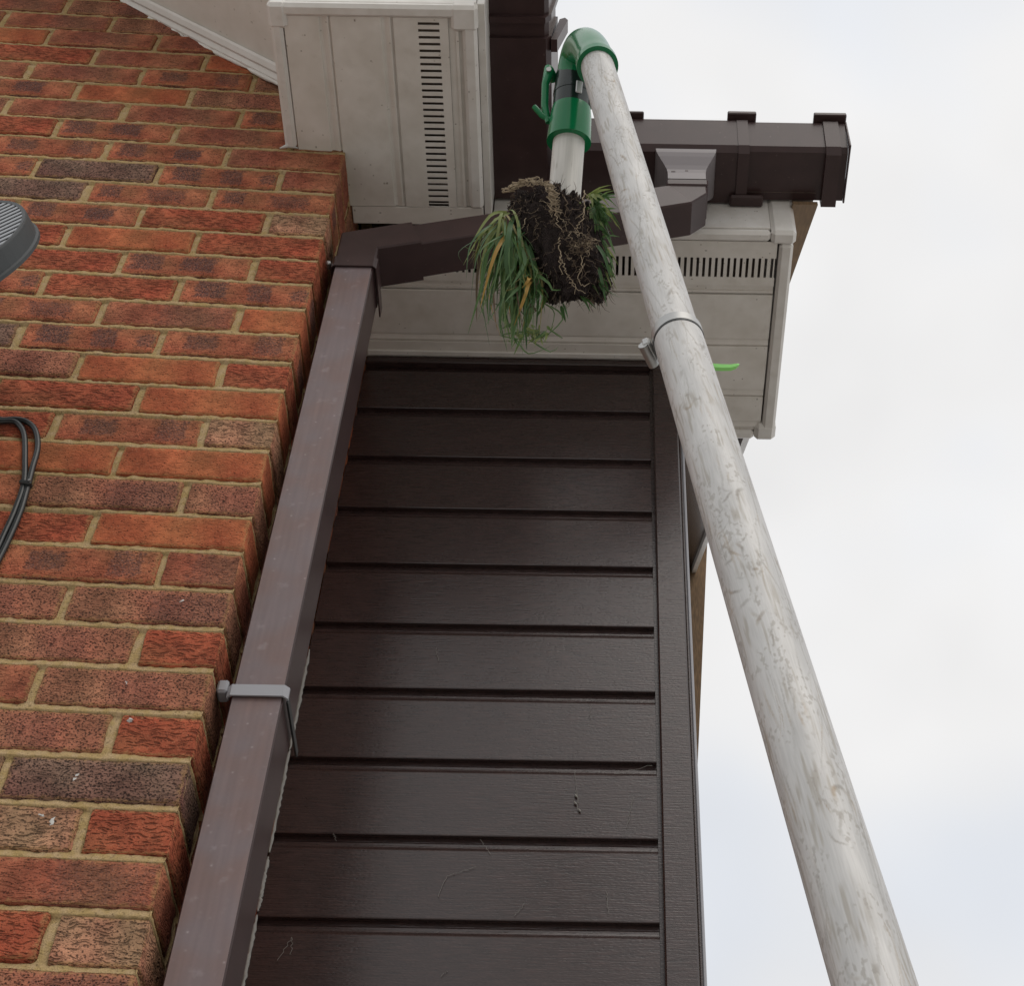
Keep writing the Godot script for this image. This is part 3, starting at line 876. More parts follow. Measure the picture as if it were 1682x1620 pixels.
# ---- raking verges
func make_verges() -> void:
	# left gable: board under the verge, meeting the brick face on a rising line
	var t := thing("verge_soffit", "pale raking soffit board rising along the top of the brick gable", "soffit", W(-0.9, 3.2, 1.45))
	var slope := 0.897
	var ln := 1.1
	var along := Vector3(-1, slope, 0)
	var o := W(-0.6145, 3.11 - 0.0695 * slope, 1.58)
	var up := Vector3(slope, 1, 0).normalized()
	var st := st_new()
	prism(st, [Vector2(0.0, 0.012), Vector2(0.0, 0.022), Vector2(0.275, 0.022), Vector2(0.275, 0.012)], o, Vector3(0, 0, 1), up, along * ln)
	part("soffit_board", commit(st), M.soffit, t)
	st = st_new()
	prism(st, [Vector2(-0.006, 0.004), Vector2(-0.006, 0.0119), Vector2(0.030, 0.0119), Vector2(0.034, 0.008), Vector2(0.030, 0.004), Vector2(0.020, 0.0), Vector2(0.012, 0.004), Vector2(0.004, -0.002), Vector2(-0.002, -0.002)], o, Vector3(0, 0, 1), up, along * ln)
	part("edge_trim", commit(st), M.trim, t)
	st = st_new()
	prism(st, [Vector2(0.2755, -0.012), Vector2(0.2755, 0.16), Vector2(0.291, 0.16), Vector2(0.291, -0.012)], o, Vector3(0, 0, 1), up, along * ln)
	part("bargeboard", commit(st), M.trim, t)
	# uneven filler bead between trim and bricks
	var pts: Array = []
	var rad: Array = []
	for k in 90:
		var q := o + along * (ln * k / 89.0) + up * (-0.002) + Vector3(0, 0, -0.004)
		pts.append(q + Vector3(0, noise.get_noise_2d(k * 260.0, 2.0) * 0.004, 0))
		rad.append(0.004 * (1.0 + noise.get_noise_2d(k * 330.0, 9.0) * 1.1))
	st = st_new()
	tube(st, pts, rad, 7)
	part("filler", commit(st), M.trim, t)
	# right gable: the verge climbs away behind the boxed end
	var v := thing("verge_soffit", "white bargeboard and dark brown verge soffit climbing away behind the clad wall corner", "soffit", W(0.27, 3.1, 2.6))
	var s2 := 0.78
	var rise := Vector3(0, s2, -1)
	var o2 := W(0.165, 3.005, 2.2925)
	st = st_new()
	prism(st, [Vector2(0.0, 0.03), Vector2(0.19, 0.03), Vector2(0.19, 0.042), Vector2(0.0, 0.042)], o2, Vector3(1, 0, 0), Vector3.UP, rise * 3.4)
	part("soffit_board", commit(st), M.foil, v)
	st = st_new()
	prism(st, [Vector2(0.1905, 0.0), Vector2(0.206, 0.0), Vector2(0.206, 0.17), Vector2(0.1905, 0.17)], o2, Vector3(1, 0, 0), Vector3.UP, rise * 3.4)
	part("bargeboard", commit(st), M.trim, v)
	var side := thing("side_wall", "brown timber side wall of the clad wing behind its corner trim", "wall", W(0.1, -EYE, 3.5))
	st = st_new()
	var so := W(0.100, -EYE, CLAD_D + 0.11)
	prism(st, [Vector2(0, 0), Vector2(0, 4.48), Vector2(2.9, 6.72), Vector2(2.9, 0)], so, Vector3(0, 0, -1), Vector3.UP, Vector3(0.05, 0, 0))
	part("wall_face", commit(st), M.foil, side)
	# brown rendered end at the back of the house, below the bargeboard
	var back := thing("back_wall", "brown stained wall end showing below the white bargeboard behind the corner trim", "wall", W(0.3, -EYE, 4.4))
	var q0 := on_depth(1162, 880, 4.4)
	var q1 := on_depth(1146, 1252, 4.4)
	var q2 := on_depth(1132, 1640, 4.4)
	st = st_new()
	var z_ := -4.4
	var x_in := 0.17
	prism(st, [Vector2(x_in, 0), Vector2(x_in, q0.y), Vector2(q0.x, q0.y), Vector2(q1.x, q1.y), Vector2(q2.x, q2.y), Vector2(q2.x, 0)], Vector3(0, 0, z_), Vector3(1, 0, 0), Vector3.UP, Vector3(0, 0, -0.4))
	part("wall_face", commit(st), M.timber, back)

func make_roofs() -> void:
	# tiles over each wing, seen only along their edges
	var t := thing("tiled_roof", "brown tiled roof edge overhanging the boxed end of the clad wing", "roof", W(0.1, 3.0, 1.8))
	var s := 0.78
	for k in 11:
		var st := st_new()
		var o := W(-0.5, 2.955 + k * 0.32 * s + (0.006 if k % 2 else 0.0), 1.735 + k * 0.32)
		prism(st, [Vector2(0, 0), Vector2(0.36, 0.36 * s - 0.014), Vector2(0.36, 0.36 * s + 0.004), Vector2(0, 0.026)], o, Vector3(0, 0, -1), Vector3.UP, Vector3(0.925, 0, 0))
		part("tile_course", commit(st), M.tile, t)
	var u := st_new()
	prism(u, [Vector2(0, 0), Vector2(3.5, 3.5 * s), Vector2(3.5, 3.5 * s + 0.012), Vector2(0, 0.012)], W(0.3775, 2.925, 1.745), Vector3(0, 0, -1), Vector3.UP, Vector3(0.05, 0, 0))
	part("undercloak", commit(u), M.timber, t)
	var r := thing("tiled_roof", "tiled roof of the brick gable wing above its raking verge", "roof", W(-0.8, 3.3, 1.4))
	s = 0.897
	for k in 5:
		var st := st_new()
		var o := W(-0.20 - k * 0.32, 3.075 + k * 0.32 * s + (0.006 if k % 2 else 0.0), 1.25)
		prism(st, [Vector2(0, 0), Vector2(0.36, 0.36 * s - 0.014), Vector2(0.36, 0.36 * s + 0.004), Vector2(0, 0.026)], o, Vector3(-1, 0, 0), Vector3.UP, Vector3(0, 0, -2.4))
		part("tile_course", commit(st), M.tile, r)

# ---- gutters: square section; outline in (out from fascia, up from underside)
func gutter_outline(g: float) -> Array:
	return [Vector2(0.004 - g, 0.085 + g), Vector2(0.004 - g, -g), Vector2(0.112 + g * 0.6, -g), Vector2(0.120 + g, 0.010), Vector2(0.130 + g, 0.088 + g), Vector2(0.126, 0.090 + g), Vector2(0.126 - 0.002, 0.088), Vector2(0.1165, 0.012), Vector2(0.110, 0.003), Vector2(0.007, 0.003), Vector2(0.007, 0.085 + g)]

func gutter_piece(o: Vector3, out: Vector3, along: Vector3, g := 0.0) -> ArrayMesh:
	var st := st_new()
	prism(st, gutter_outline(g), o, out, Vector3.UP, along)
	return commit(st)

func make_gutters() -> void:
	var gh := 2.956
	var t := thing("gutter", "dark brown square gutter running forward from the corner beside the vented soffit box", "gutter", W(-0.16, gh, 1.5))
	part("channel", gutter_piece(W(-0.232, gh, 1.20), Vector3(1, 0, 0), Vector3(0, 0, -0.42)), M.brown, t)
	part("angle", gutter_piece(W(-0.232, gh - 0.0045, 1.408), Vector3(1, 0, 0), Vector3(0, 0, -0.347), 0.0045), M.brown, t)
	part("clip_tab", commit_prism([Vector2(0, 0), Vector2(0.012, 0.0), Vector2(0.030, 0.085), Vector2(0.024, 0.095), Vector2(0.014, 0.088), Vector2(0.004, 0.02)], W(-0.108, gh - 0.002, 1.412), Vector3(1, 0, 0), Vector3.UP, Vector3(0, 0, -0.026)), M.brown, t)
	part("bracket", gutter_piece(W(-0.234, gh - 0.003, 1.365), Vector3(1, 0, 0), Vector3(0, 0, -0.012), 0.007), M.brown, t)
	var r := thing("gutter", "dark brown square gutter with stop end above the clad wall soffit", "gutter", W(0.13, gh, 1.7))
	part("channel", gutter_piece(W(-0.100, gh, 1.757), Vector3(0, 0, 1), Vector3(0.58, 0, 0)), M.brown, r)
	part("stop_end", bar(0.4808, 0.4845, gh - 0.004, gh + 0.093, 1.625, 1.757, 0.001), M.brown, r)
	part("outlet_body", gutter_piece(W(-0.095, gh - 0.004, 1.758), Vector3(0, 0, 1), Vector3(0.366, 0, 0), 0.004), M.brown, r)
	for x in [[0.262, 0.022], [0.436, 0.030]]:
		part("union", gutter_piece(W(x[0], gh - 0.0065, 1.7585), Vector3(0, 0, 1), Vector3(x[1], 0, 0), 0.0062), M.brown, r)
		part("clip", bar(x[0] - 0.018, x[0] + x[1] + 0.018, gh + 0.0955, gh + 0.107, 1.612, 1.650, 0.002), M.brown, r)
	part("clip", bar(0.028, 0.075, gh + 0.092, gh + 0.100, 1.612, 1.645, 0.002), M.brown, r)
	part("bracket_foot", bar(0.250, 0.318, gh - 0.019, gh - 0.009, 1.735, 1.7615, 0.004), M.brown, r)
	# funnel of the outlet
	var st := st_new()
	var cx := 0.158
	var cd := 1.688
	var rings: Array = []
	for k in 9:
		var tt := k / 8.0
		var hw := lerpf(0.060, 0.037, smoothstep(0.0, 0.75, tt)) if tt < 0.75 else 0.037
		var hd := lerpf(0.052, 0.037, smoothstep(0.0, 0.75, tt)) if tt < 0.75 else 0.037
		var hh := gh - 0.009 - 0.090 * tt
		rings.append([W(cx - hw, hh, cd - hd), W(cx + hw, hh, cd - hd), W(cx + hw, hh, cd + hd), W(cx - hw, hh, cd + hd)])
	for k in 8:
		for i in 4:
			var j := (i + 1) % 4
			quad(st, rings[k][i], rings[k + 1][i], rings[k + 1][j], rings[k][j])
	part("outlet", commit(st), M.faded_skylit, r)
	# moulded marks on the outlet face
	part("moulded_mark", bar(0.128, 0.136, 2.882, 2.885, 1.6500, 1.6512, 0.0), M.brown, r)
	part("moulded_mark", bar(0.155, 0.161, 2.885, 2.889, 1.6500, 1.6512, 0.0), M.brown, r)

func commit_prism(outline: Array, o: Vector3, ax: Vector3, ay: Vector3, along: Vector3) -> ArrayMesh:
	var st := st_new()
	prism(st, outline, o, ax, ay, along)
	return commit(st)

func make_downpipe() -> void:
	var t := thing("downpipe", "weathered brown square downpipe with swan-neck offset standing against the brick corner", "downpipe", W(-0.4435, -EYE, 1.665))
	var px := -0.4435
	var pd := 1.6735
	var st := st_new()
	square_pipe(st, [W(px, -EYE, pd), W(px, 2.53, pd)], 0.0340, Vector3(0, 0, 1), 0.0025, 0.0430)
	var pipe := part("pipe", commit(st), M.brown, t)
	# the face that looks at the weather has chalked
	part("weathered_face", bar(px - 0.0322, px + 0.0322, -EYE, 2.495, pd - 0.0438, pd - 0.0425, 0.0005), M.chalk, pipe)
	# offset: lower bend, sloping length, upper bend
	var e1 := W(px, 2.585, pd)
	var e2 := W(0.158, 2.805, 1.688)
	var run := (e2 - e1).normalized()
	var side := Vector3(0, 0, 1)
	st = st_new()
	square_pipe(st, [W(px, 2.492, pd), e1, e1 + run * 0.105], 0.0362, side, 0.003, 0.0430)
	part("lower_bend", commit(st), M.brown, t)
	st = st_new()
	square_pipe(st, [e1 + run * 0.08, e2 - run * 0.05], 0.0335, side, 0.0025, 0.037)
	part("offset_pipe", commit(st), M.brown, t)
	st = st_new()
	square_pipe(st, [e2 - run * 0.095, e2 - run * 0.016, e2 + Vector3(0, 0.012, 0), W(0.158, 2.8535, 1.688)], 0.0375, side, 0.003)
	part("bend_socket", bar(0.1175, 0.1985, 2.829, 2.8505, 1.6475, 1.7285, 0.003), M.brown, t)
	part("upper_bend", commit(st), M.brown, t)
	# collar clip at the top of the pipe, strap bracket lower down
	var collar := part("collar", strap_mesh(px, pd, 2.492, 2.522, 0.0405, 0.11), M.brown, t)
	part("screw", screw_mesh(W(-0.490, 2.508, 1.632)), M.steel, collar)
	var br := part("bracket", strap_mesh(px, pd - 0.001, 1.470, 1.489, 0.0405, -1.0), M.clip, t)
	part("strap_leg", bar(px + 0.0375, px + 0.0405, 1.468, 1.480, 1.636, 1.745, 0.0005), M.cable, br)  # black colour stands in for the shadow on this leg of the bracket
	part("screw", screw_mesh(W(-0.4905, 1.487, 1.640)), M.steel, br)
	part("lug", bar(-0.4985, -0.484, 1.478, 1.500, 1.626, 1.650, 0.003), M.clip, br)

func strap_mesh(px: float, pd: float, h0: float, h1: float, half: float, leg: float) -> ArrayMesh:
	# a U of thin strap round the pipe: front band and two legs running back
	var st := st_new()
	var th := 0.0025
	var f := pd - 0.0430 - 0.0055
	var pts := [Vector2(-half, 0.010 if leg < 0.0 else leg), Vector2(-half, 0.006), Vector2(-half + 0.006, 0), Vector2(half - 0.006, 0), Vector2(half, 0.006), Vector2(half, 0.010 if leg < 0.0 else leg)]
	var outl: Array = pts.duplicate()
	for k in range(pts.size() - 1, -1, -1):
		var q: Vector2 = pts[k]
		outl.append(Vector2(q.x * (half - th) / half, maxf(q.y, th)))
	prism(st, outl, W(px, h0, f), Vector3(1, 0, 0), Vector3(0, 0, -1), Vector3(0, h1 - h0, 0))
	return commit(st)

func screw_mesh(c: Vector3) -> ArrayMesh:
	var st := st_new()
	tube(st, [c + Vector3(0, 0, -0.012), c, c + Vector3(0, 0, 0.0025), c + Vector3(0, 0, 0.004)], [0.0025, 0.0055, 0.005, 0.002], 10)
	return commit(st)

# ---- satellite dish at the frame edge
func make_dish() -> void:
	var c := at(-170, 432, 2.36)
	var t := thing("satellite_dish", "grey mesh satellite dish on the brick wall with dark rim", "dish", c)
	var n := Vector3(-0.284, 0.142, 0.942).normalized()
	var e1 := n.cross(Vector3.UP).normalized() * -1.0
	var e2 := n.cross(e1).normalized()
	var rad := 0.192
	var st := st_new()
	var rows := 11
	# rim ring with thickness
	for k in 72:
		var a0 := TAU * k / 72.0
		var a1 := TAU * (k + 1) / 72.0
		var p := func(a: float, r: float, z: float) -> Vector3: return c + (e1 * cos(a) + e2 * sin(a)) * r + n * z
		var prof := [Vector2(rad - 0.006, 0.0), Vector2(rad - 0.001, 0.001), Vector2(rad, -0.002), Vector2(rad + 0.001, -0.029), Vector2(rad + 0.0045, -0.031), Vector2(rad + 0.0045, -0.036), Vector2(rad - 0.01, -0.036)]
		for i in prof.size() - 1:
			quad(st, p.call(a0, prof[i].x, prof[i].y), p.call(a1, prof[i].x, prof[i].y), p.call(a1, prof[i + 1].x, prof[i + 1].y), p.call(a0, prof[i + 1].x, prof[i + 1].y))
	part("rim", commit(st), M.dish_dark, t)
	st = st_new()
	var dirv := (e1 * 0.80 + e2 * 0.60).normalized()
	var across := n.cross(dirv).normalized()
	for k in range(-rows, rows + 1):
		var off := k * rad / (rows + 0.6)
		var hl := sqrt(maxf(0.0, (rad - 0.004) * (rad - 0.004) - off * off))
		if hl < 0.004: continue
		box(st, c + across * off - n * 0.001, Vector3(0.0088, 0.0016, hl * 2.0), 0.0004, Basis(across, n, dirv))
	part("mesh_face", commit(st), M.dish, t)
	st = st_new()
	for k in 36:
		var a0 := TAU * k / 36.0
		var a1 := TAU * (k + 1) / 36.0
		tri(st, c - n * 0.0025, c - n * 0.0025 + (e1 * cos(a0) + e2 * sin(a0)) * (rad - 0.004), c - n * 0.0025 + (e1 * cos(a1) + e2 * sin(a1)) * (rad - 0.004))
	part("back_plate", commit(st), M.dish_dark, t)
	st = st_new()
	var wall := c
	wall.z = -(CORNER_D + (c.x - CORNER_X) * SKEW) + 0.004
	tube(st, [c - n * 0.02, c - n * 0.08, wall + Vector3(0, -0.06, 0.03), wall + Vector3(0, -0.06, 0)], 0.018, 14)
	part("wall_arm", commit(st), M.dish_dark, t)
	st = st_new()
	box(st, wall + Vector3(0, -0.06, 0.004), Vector3(0.11, 0.11, 0.008), 0.003)
	part("wall_plate", commit(st), M.dish_dark, t)

func make_cable() -> void:
	var t := thing("twin_cable", "black twin cable looped and clipped to the brick wall under the satellite dish", "cable", on_wall(45, 800))
	var runs := [[[-70, 676], [-30, 688], [0, 697], [22, 697], [34, 704], [42, 722], [43, 760], [41, 800], [26, 845], [8, 885], [-10, 925], [-40, 985], [-80, 1060]], [[-70, 669], [-30, 681], [0, 694], [28, 694], [46, 698], [60, 712], [64, 740], [55, 775], [48, 803], [36, 845], [18, 888], [0, 925], [-30, 985], [-70, 1060]]]
	for q in runs:
		var cv := Curve3D.new()
		var ps: Array = []
		for p in q: ps.append(on_wall(p[0], p[1]) + Vector3(0, 0, 0.0058))
		for i in ps.size():
			var tg: Vector3 = (ps[mini(i + 1, ps.size() - 1)] - ps[maxi(i - 1, 0)]) / 6.0
			cv.add_point(ps[i], -tg, tg)
		cv.bake_interval = 0.006
		var st := st_new()
		tube(st, Array(cv.get_baked_points()), 0.0044, 10)
		part("cable", commit(st), M.cable, t)
	var c := on_wall(45, 802) + Vector3(0, 0, 0.008)
	var st2 := st_new()
	box(st2, c, Vector3(0.019, 0.007, 0.012), 0.002, Basis(Vector3(0, 0, 1), -0.25))
	var clip := part("cable_clip", commit(st2), M.cable, t)
	st2 = st_new()
	tube(st2, [c + Vector3(0.006, 0.001, 0.002), c + Vector3(0.006, 0.001, 0.0075)], 0.0022, 8)
	part("nail", commit(st2), M.steel, clip)

# ---- gutter vacuum pole
func make_pole() -> void:
	var top := at(977, 95, 2.37)
	var mid := at(1111, 548, 1.69)
	var low := at(1436, 1620, 1.0)
	var dir := (low - mid).normalized()
	var foot := low + dir * ((low.y - 0.0) / -dir.y)
	var t := thing("gutter_pole", "long scuffed aluminium gutter-cleaning pole with green hooked head reaching up to the gutter", "pole", Vector3(foot.x, 0, foot.z))
	var st := st_new()
	var joint := mid
	tube(st, [joint, joint.lerp(low, 0.33), joint.lerp(low, 0.66), low, foot], 0.0252, 40, true, 1.25)
	part("lower_tube", commit(st), M.alu, t)
	st = st_new()
	tube(st, [joint + dir * 0.02, joint.lerp(top, 0.5), top], 0.0234, 40, true, 1.25)
	part("upper_tube", commit(st), M.alu, t)
	# slit collar end and hose clamp at the joint
	st = st_new()
	tube(st, [joint + dir * 0.002, joint + dir * 0.016], 0.0262, 40)
	var band := part("clamp_band", commit(st), M.steel, t)
	st = st_new()
	tube(st, [joint + dir * 0.016, joint + dir * 0.0185], 0.0258, 40)
	part("rubber_edge", commit(st), M.cable, t)
	var out := (at(1060, 580, 1.70) - at(1116, 548, 1.70)).normalized()
	out = (out - dir * out.dot(dir)).normalized()
	var tan_ := dir.cross(out).normalized()
	st = st_new()
	box(st, joint + dir * 0.008 + out * 0.031, Vector3(0.009, 0.014, 0.024), 0.002, Basis(out, dir, tan_))
	part("screw_housing", commit(st), M.steel, band)
	st = st_new()
	tube(st, [joint + dir * 0.012 + out * 0.034 + tan_ * -0.011, joint + dir * 0.012 + out * 0.034 + tan_ * 0.016], 0.0055, 12)
	part("screw", commit(st), M.steel, band)
	# green bend over the top and down to the inlet
	var inlet_top := at(941, 150, 2.50)
	var inlet_low := at(929, 300, 2.43)
	var down := (inlet_low - inlet_top).normalized()
	var up1 := -dir
	var pts: Array = []
	var p0 := top + dir * 0.035
	var p3 := inlet_top
	var c1 := top + up1 * 0.085
	var c2 := inlet_top - down * 0.11
	for k in 25:
		var s := k / 24.0
		pts.append(p0 * pow(1 - s, 3) + c1 * 3.0 * s * pow(1 - s, 2) + c2 * 3.0 * s * s * (1 - s) + p3 * s * s * s)
	var rad: Array = []
	for k in 25: rad.append(0.0268 if k > 1 else 0.0285)
	st = st_new()
	tube(st, pts, rad, 36)
	part("hooked_bend", commit(st), M.green, t)
	st = st_new()
	tube(st, [p0 - (pts[1] - pts[0]).normalized() * 0.002, p0 + (pts[1] - pts[0]).normalized() * 0.012], 0.0295, 36)
	part("bend_lip", commit(st), M.green, t)
	# coupler: dark ring, then a bright cuff that flares a little
	st = st_new()
	tube(st, [inlet_top - down * 0.03, inlet_top, inlet_top + down * 0.035], [0.0275, 0.0285, 0.0285], 36)
	part("coupler", commit(st), M.rubber, t)
	st = st_new()
	tube(st, [inlet_top + down * 0.034, inlet_top + down * 0.045, inlet_top + down * 0.086, inlet_top + down * 0.094], [0.0290, 0.0305, 0.0325, 0.0330], 36)
	part("cuff", commit(st), M.green, t)
	st = st_new()
	tube(st, [inlet_top + down * 0.08, inlet_low + down * 0.045], 0.0236, 36, true, 1.0)
	part("inlet_tube", commit(st), M.alu_plain, t)
	# clamp with lever on the side of the coupler
	var lv := (at(905, 160, 2.48) - at(941, 160, 2.48)).normalized()
	lv = (lv - down * lv.dot(down)).normalized()
	var bk := down.cross(lv)
	st = st_new()
	var a := inlet_top + lv * 0.030
	tube(st, [a - down * 0.030 + bk * 0.012, a - down * 0.034 - bk * 0.004 + lv * 0.008, a - down * 0.01 + lv * 0.012, a + down * 0.03 + lv * 0.010, a + down * 0.06 + lv * 0.003], [0.008, 0.009, 0.006, 0.006, 0.004], 10)
	var clamp_ := part("clamp_lever", commit(st), M.green, t)
	st = st_new()
	tube(st, [a + down * 0.055, a + down * 0.048 + lv * 0.012, a + down * 0.032 + lv * 0.026], [0.004, 0.005, 0.0045], 8)
	part("lever_tip", commit(st), M.green, clamp_)
	st = st_new()
	tube(st, [a - down * 0.03 + lv * 0.008 - bk * 0.012, a - down * 0.03 + lv * 0.008 + bk * 0.014], 0.004, 10)
	part("pivot_pin", commit(st), M.steel, clamp_)
	for q in [[0.30, 0.013, 0.010, 0.022], [1.35, 0.018, 0.014, 0.026]]:  # small steel buckle, then a larger plate standing in for a bright reflection
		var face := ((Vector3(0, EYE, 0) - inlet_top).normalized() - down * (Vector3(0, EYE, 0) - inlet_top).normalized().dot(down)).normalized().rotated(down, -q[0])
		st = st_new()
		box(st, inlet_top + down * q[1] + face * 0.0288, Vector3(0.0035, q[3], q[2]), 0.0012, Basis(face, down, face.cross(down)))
		part("buckle_glint", commit(st), M.steel, t)
	st = st_new()
	tube(st, [inlet_top + down * 0.004, inlet_top + down * 0.010], 0.0292, 36)
	part("strap_band", commit(st), M.rubber, t)
	# small moulded hook on the outside of the bend
	var hk: Vector3 = pts[5]
	var toward := (Vector3(0, EYE, 0) - hk).normalized()
	st = st_new()
	tube(st, [hk + toward * 0.026 + Vector3(-0.004, 0.012, 0), hk + toward * 0.030 + Vector3(0.010, 0.006, 0), hk + toward * 0.022 + Vector3(0.026, 0.0, 0)], [0.004, 0.0045, 0.004], 8)
	part("moulded_hook", commit(st), M.green, t)
	# lime strip poking out behind the pole
	var g0 := at(1155, 606, 1.70)
	var g := thing("plastic_strip", "small lime green plastic strip sticking out from behind the aluminium pole", "strip", g0)
	st = st_new()
	var gp: Array = []
	for q in [[1150, 606], [1170, 603], [1185, 604], [1200, 604], [1208, 602], [1214, 599]]: gp.append(at(q[0], q[1], 1.70))
	var rows2: Array = []
	for k in gp.size():
		var wv: Vector3 = (at(1170, 596, 1.70) - at(1170, 602, 1.70)) * [0.95, 1.0, 0.95, 0.9, 0.75, 0.25][k]
		var cv2: Vector3 = (Vector3(0, EYE, 0) - gp[k]).normalized() * 0.0022
		rows2.append([gp[k] + wv, gp[k] + cv2, gp[k] - wv, gp[k] - cv2 * 0.3])
	for k in gp.size() - 1:
		for i in 4:
			var j := (i + 1) % 4
			quad(st, rows2[k][i], rows2[k + 1][i], rows2[k + 1][j], rows2[k][j])
	part("strip", commit(st), M.lime, g)

# ---- sod of grass on the end of the inlet
func make_sod() -> void:
	var z0 := 2.40
	var c := at(917, 405, z0)
	var t := thing("grass_clump", "uprooted clump of grass with dark soil and pale roots stuck on the inlet tube", "plant", c)
	var right := (at(1017, 405, z0) - at(917, 405, z0)).normalized()
	var up := (at(917, 305, z0) - at(917, 405, z0)).normalized()
	var fw := right.cross(up).normalized()
	if fw.dot(Vector3(0, EYE, 0) - c) < 0: fw = -fw
	var px := (at(1017, 405, z0) - at(917, 405, z0)).length() / 100.0     # metres for a pixel of the photograph
	# soil block: lumpy, flat-topped slab as it lay in the gutter
	var st := st_new()
	var nu := 120
	var nv := 80
	var surf := func(u: float, v: float) -> Vector3:
		var th := PI * v
		var ph := TAU * u
		var d := Vector3(sin(th) * cos(ph), cos(th), sin(th) * sin(ph))
		var q := Vector3(signf(d.x) * pow(absf(d.x), 0.68), signf(d.y) * pow(absf(d.y), 0.60), signf(d.z) * pow(absf(d.z), 0.8))
		var bump := 1.05 + 0.22 * noise.get_noise_3dv(d * 150.0) + 0.16 * noise.get_noise_3dv(d * 420.0 + Vector3(50, 0, 0)) + 0.12 * noise.get_noise_3dv(d * 1300.0)
		var lean := -q.y * 26.0     # leans: lower end sits further right
		return c + (right * (q.x * 63.0 * bump + lean + 4.0) + up * (q.y * 82.0 * bump)) * px + fw * q.z * 46.0 * px * bump
	for j in nv:
		for i in nu:
			var q := [[i, j], [i + 1, j], [i + 1, j + 1], [i, j], [i + 1, j + 1], [i, j + 1]]
			for e in q:
				st.set_smooth_group(0)
				st.add_vertex(surf.call(float(e[0]) / nu, float(e[1]) / nv))
	part("soil", commit(st), M.soil, t)
	var P := func(x: float, y: float, near: float) -> Vector3: return c + (right * (x - 917.0) - up * (y - 405.0)) * px + fw * near
	var r := RandomNumberGenerator.new(); r.seed = 31
	# loose crumbs hanging on the block
	st = st_new()
	for k in 420:
		var a := r.randf() * TAU
		var v := r.randf_range(0.12, 0.92)
		var q: Vector3 = surf.call(a / TAU, v)
		var s := r.randf_range(0.0012, 0.006)
		box(st, q, Vector3(s, s * r.randf_range(0.6, 1.2), s), s * 0.3, Basis(Vector3(r.randf() - 0.5, r.randf() - 0.5, r.randf() - 0.5).normalized(), r.randf() * 3.0))
	var crumbs := part("soil_crumbs", commit(st), M.soil, t)
	crumbs.set_meta("kind", "stuff")
	st = st_new()
	for k in 520:
		var u := r.randf()
		var v := r.randf_range(0.04, 0.97)
		var q: Vector3 = surf.call(u, v)
		var nrm := (q - c).normalized()
		var tip := (nrm * r.randf_range(0.2, 1.0) + Vector3(r.randfn(0, 0.5), r.randfn(-0.7, 0.5), r.randfn(0, 0.5))).normalized() * r.randf_range(0.006, 0.024)
		var side_ := Vector3(r.randfn(0, 1), r.randfn(0, 1), r.randfn(0, 1)) * 0.003
		tube(st, [q - nrm * 0.002, q + tip * 0.45 + side_, q + tip], [0.0005, 0.0004, 0.00015], 4, false)
	var hairs := part("root_hairs", commit(st), M.root_dark, t)
	hairs.set_meta("kind", "stuff")
	# roots: one pale band over the top, strands down the face, fine hair
	var root := func(ps: Array, rad: float, m: Material, wig := 1.0) -> void:
		var cv := Curve3D.new()
		var q: Array = []
		for e in ps: q.append(P.call(e[0], e[1], e[2]))
		for i in q.size():
			var tg: Vector3 = (q[mini(i + 1, q.size() - 1)] - q[maxi(i - 1, 0)]) / 6.0
			cv.add_point(q[i], -tg, tg)
		cv.bake_interval = 0.0035
		var bp := Array(cv.get_baked_points())
		var rr: Array = []
		for i in bp.size():
			bp[i] += Vector3(noise.get_noise_2d(i * 110.0, ps[0][0] * 9.0), noise.get_noise_2d(i * 110.0, ps[0][1] * 9.0 + 500.0), 0) * 0.005 * wig
			rr.append(rad * (1.0 - 0.55 * i / bp.size()))
		if bp.size() < 3: return
		var s := st_new()
		tube(s, bp, rr, 6)
		part("root", commit(s), m, t)
	var nz := 0.05
	for k in 14:
		var o := r.randfn(0, 3.5)
		root.call([[828 + r.randf() * 12, 320 + o, nz * 0.6], [850, 314 + o, nz * 0.8], [872 + o, 309 + o, nz], [894 + o, 311 + o, nz], [906 + o, 322 + o, nz * 1.1], [912 + o, 338 + r.randf() * 16, nz * 1.1]], 0.0006, M.root, 2.2)
	for k in 10:
		var o := r.randfn(0, 4.0)
		root.call([[898 + o, 312, nz], [908 + o, 330, nz * 1.15], [914 + o, 350 + r.randf() * 20, nz * 1.1]], 0.0006, M.root, 2.2)
	root.call([[914, 350, nz * 1.1], [916, 372, nz * 1.2], [920, 384, nz * 1.2], [928, 392, nz * 1.1]], 0.0009, M.root)
	root.call([[920, 400, nz * 1.1], [921, 425, nz * 1.2], [926, 445, nz * 1.2], [934, 462, nz * 1.2], [944, 474, nz * 1.1], [947, 490, nz]], 0.0009, M.root)
	root.call([[922, 430, nz * 1.2], [922, 450, nz * 1.2], [926, 460, nz * 1.15]], 0.0009, M.root)
	root.call([[958, 322, nz * 0.8], [960, 345, nz], [957, 370, nz * 1.1], [948, 385, nz * 1.1], [962, 396, nz], [972, 404, nz * 0.9]], 0.0009, M.root)
	root.call([[926, 330, nz], [933, 350, nz * 1.1], [930, 365, nz * 1.1], [940, 378, nz * 1.1], [946, 386, nz * 1.1]], 0.0009, M.root_dark)
	root.call([[955, 425, nz], [956, 445, nz * 1.1], [951, 465, nz * 1.1], [958, 478, nz], [968, 470, nz * 0.8]], 0.0008, M.root)
	root.call([[938, 470, nz], [950, 482, nz * 1.1], [962, 488, nz]], 0.0007, M.root)
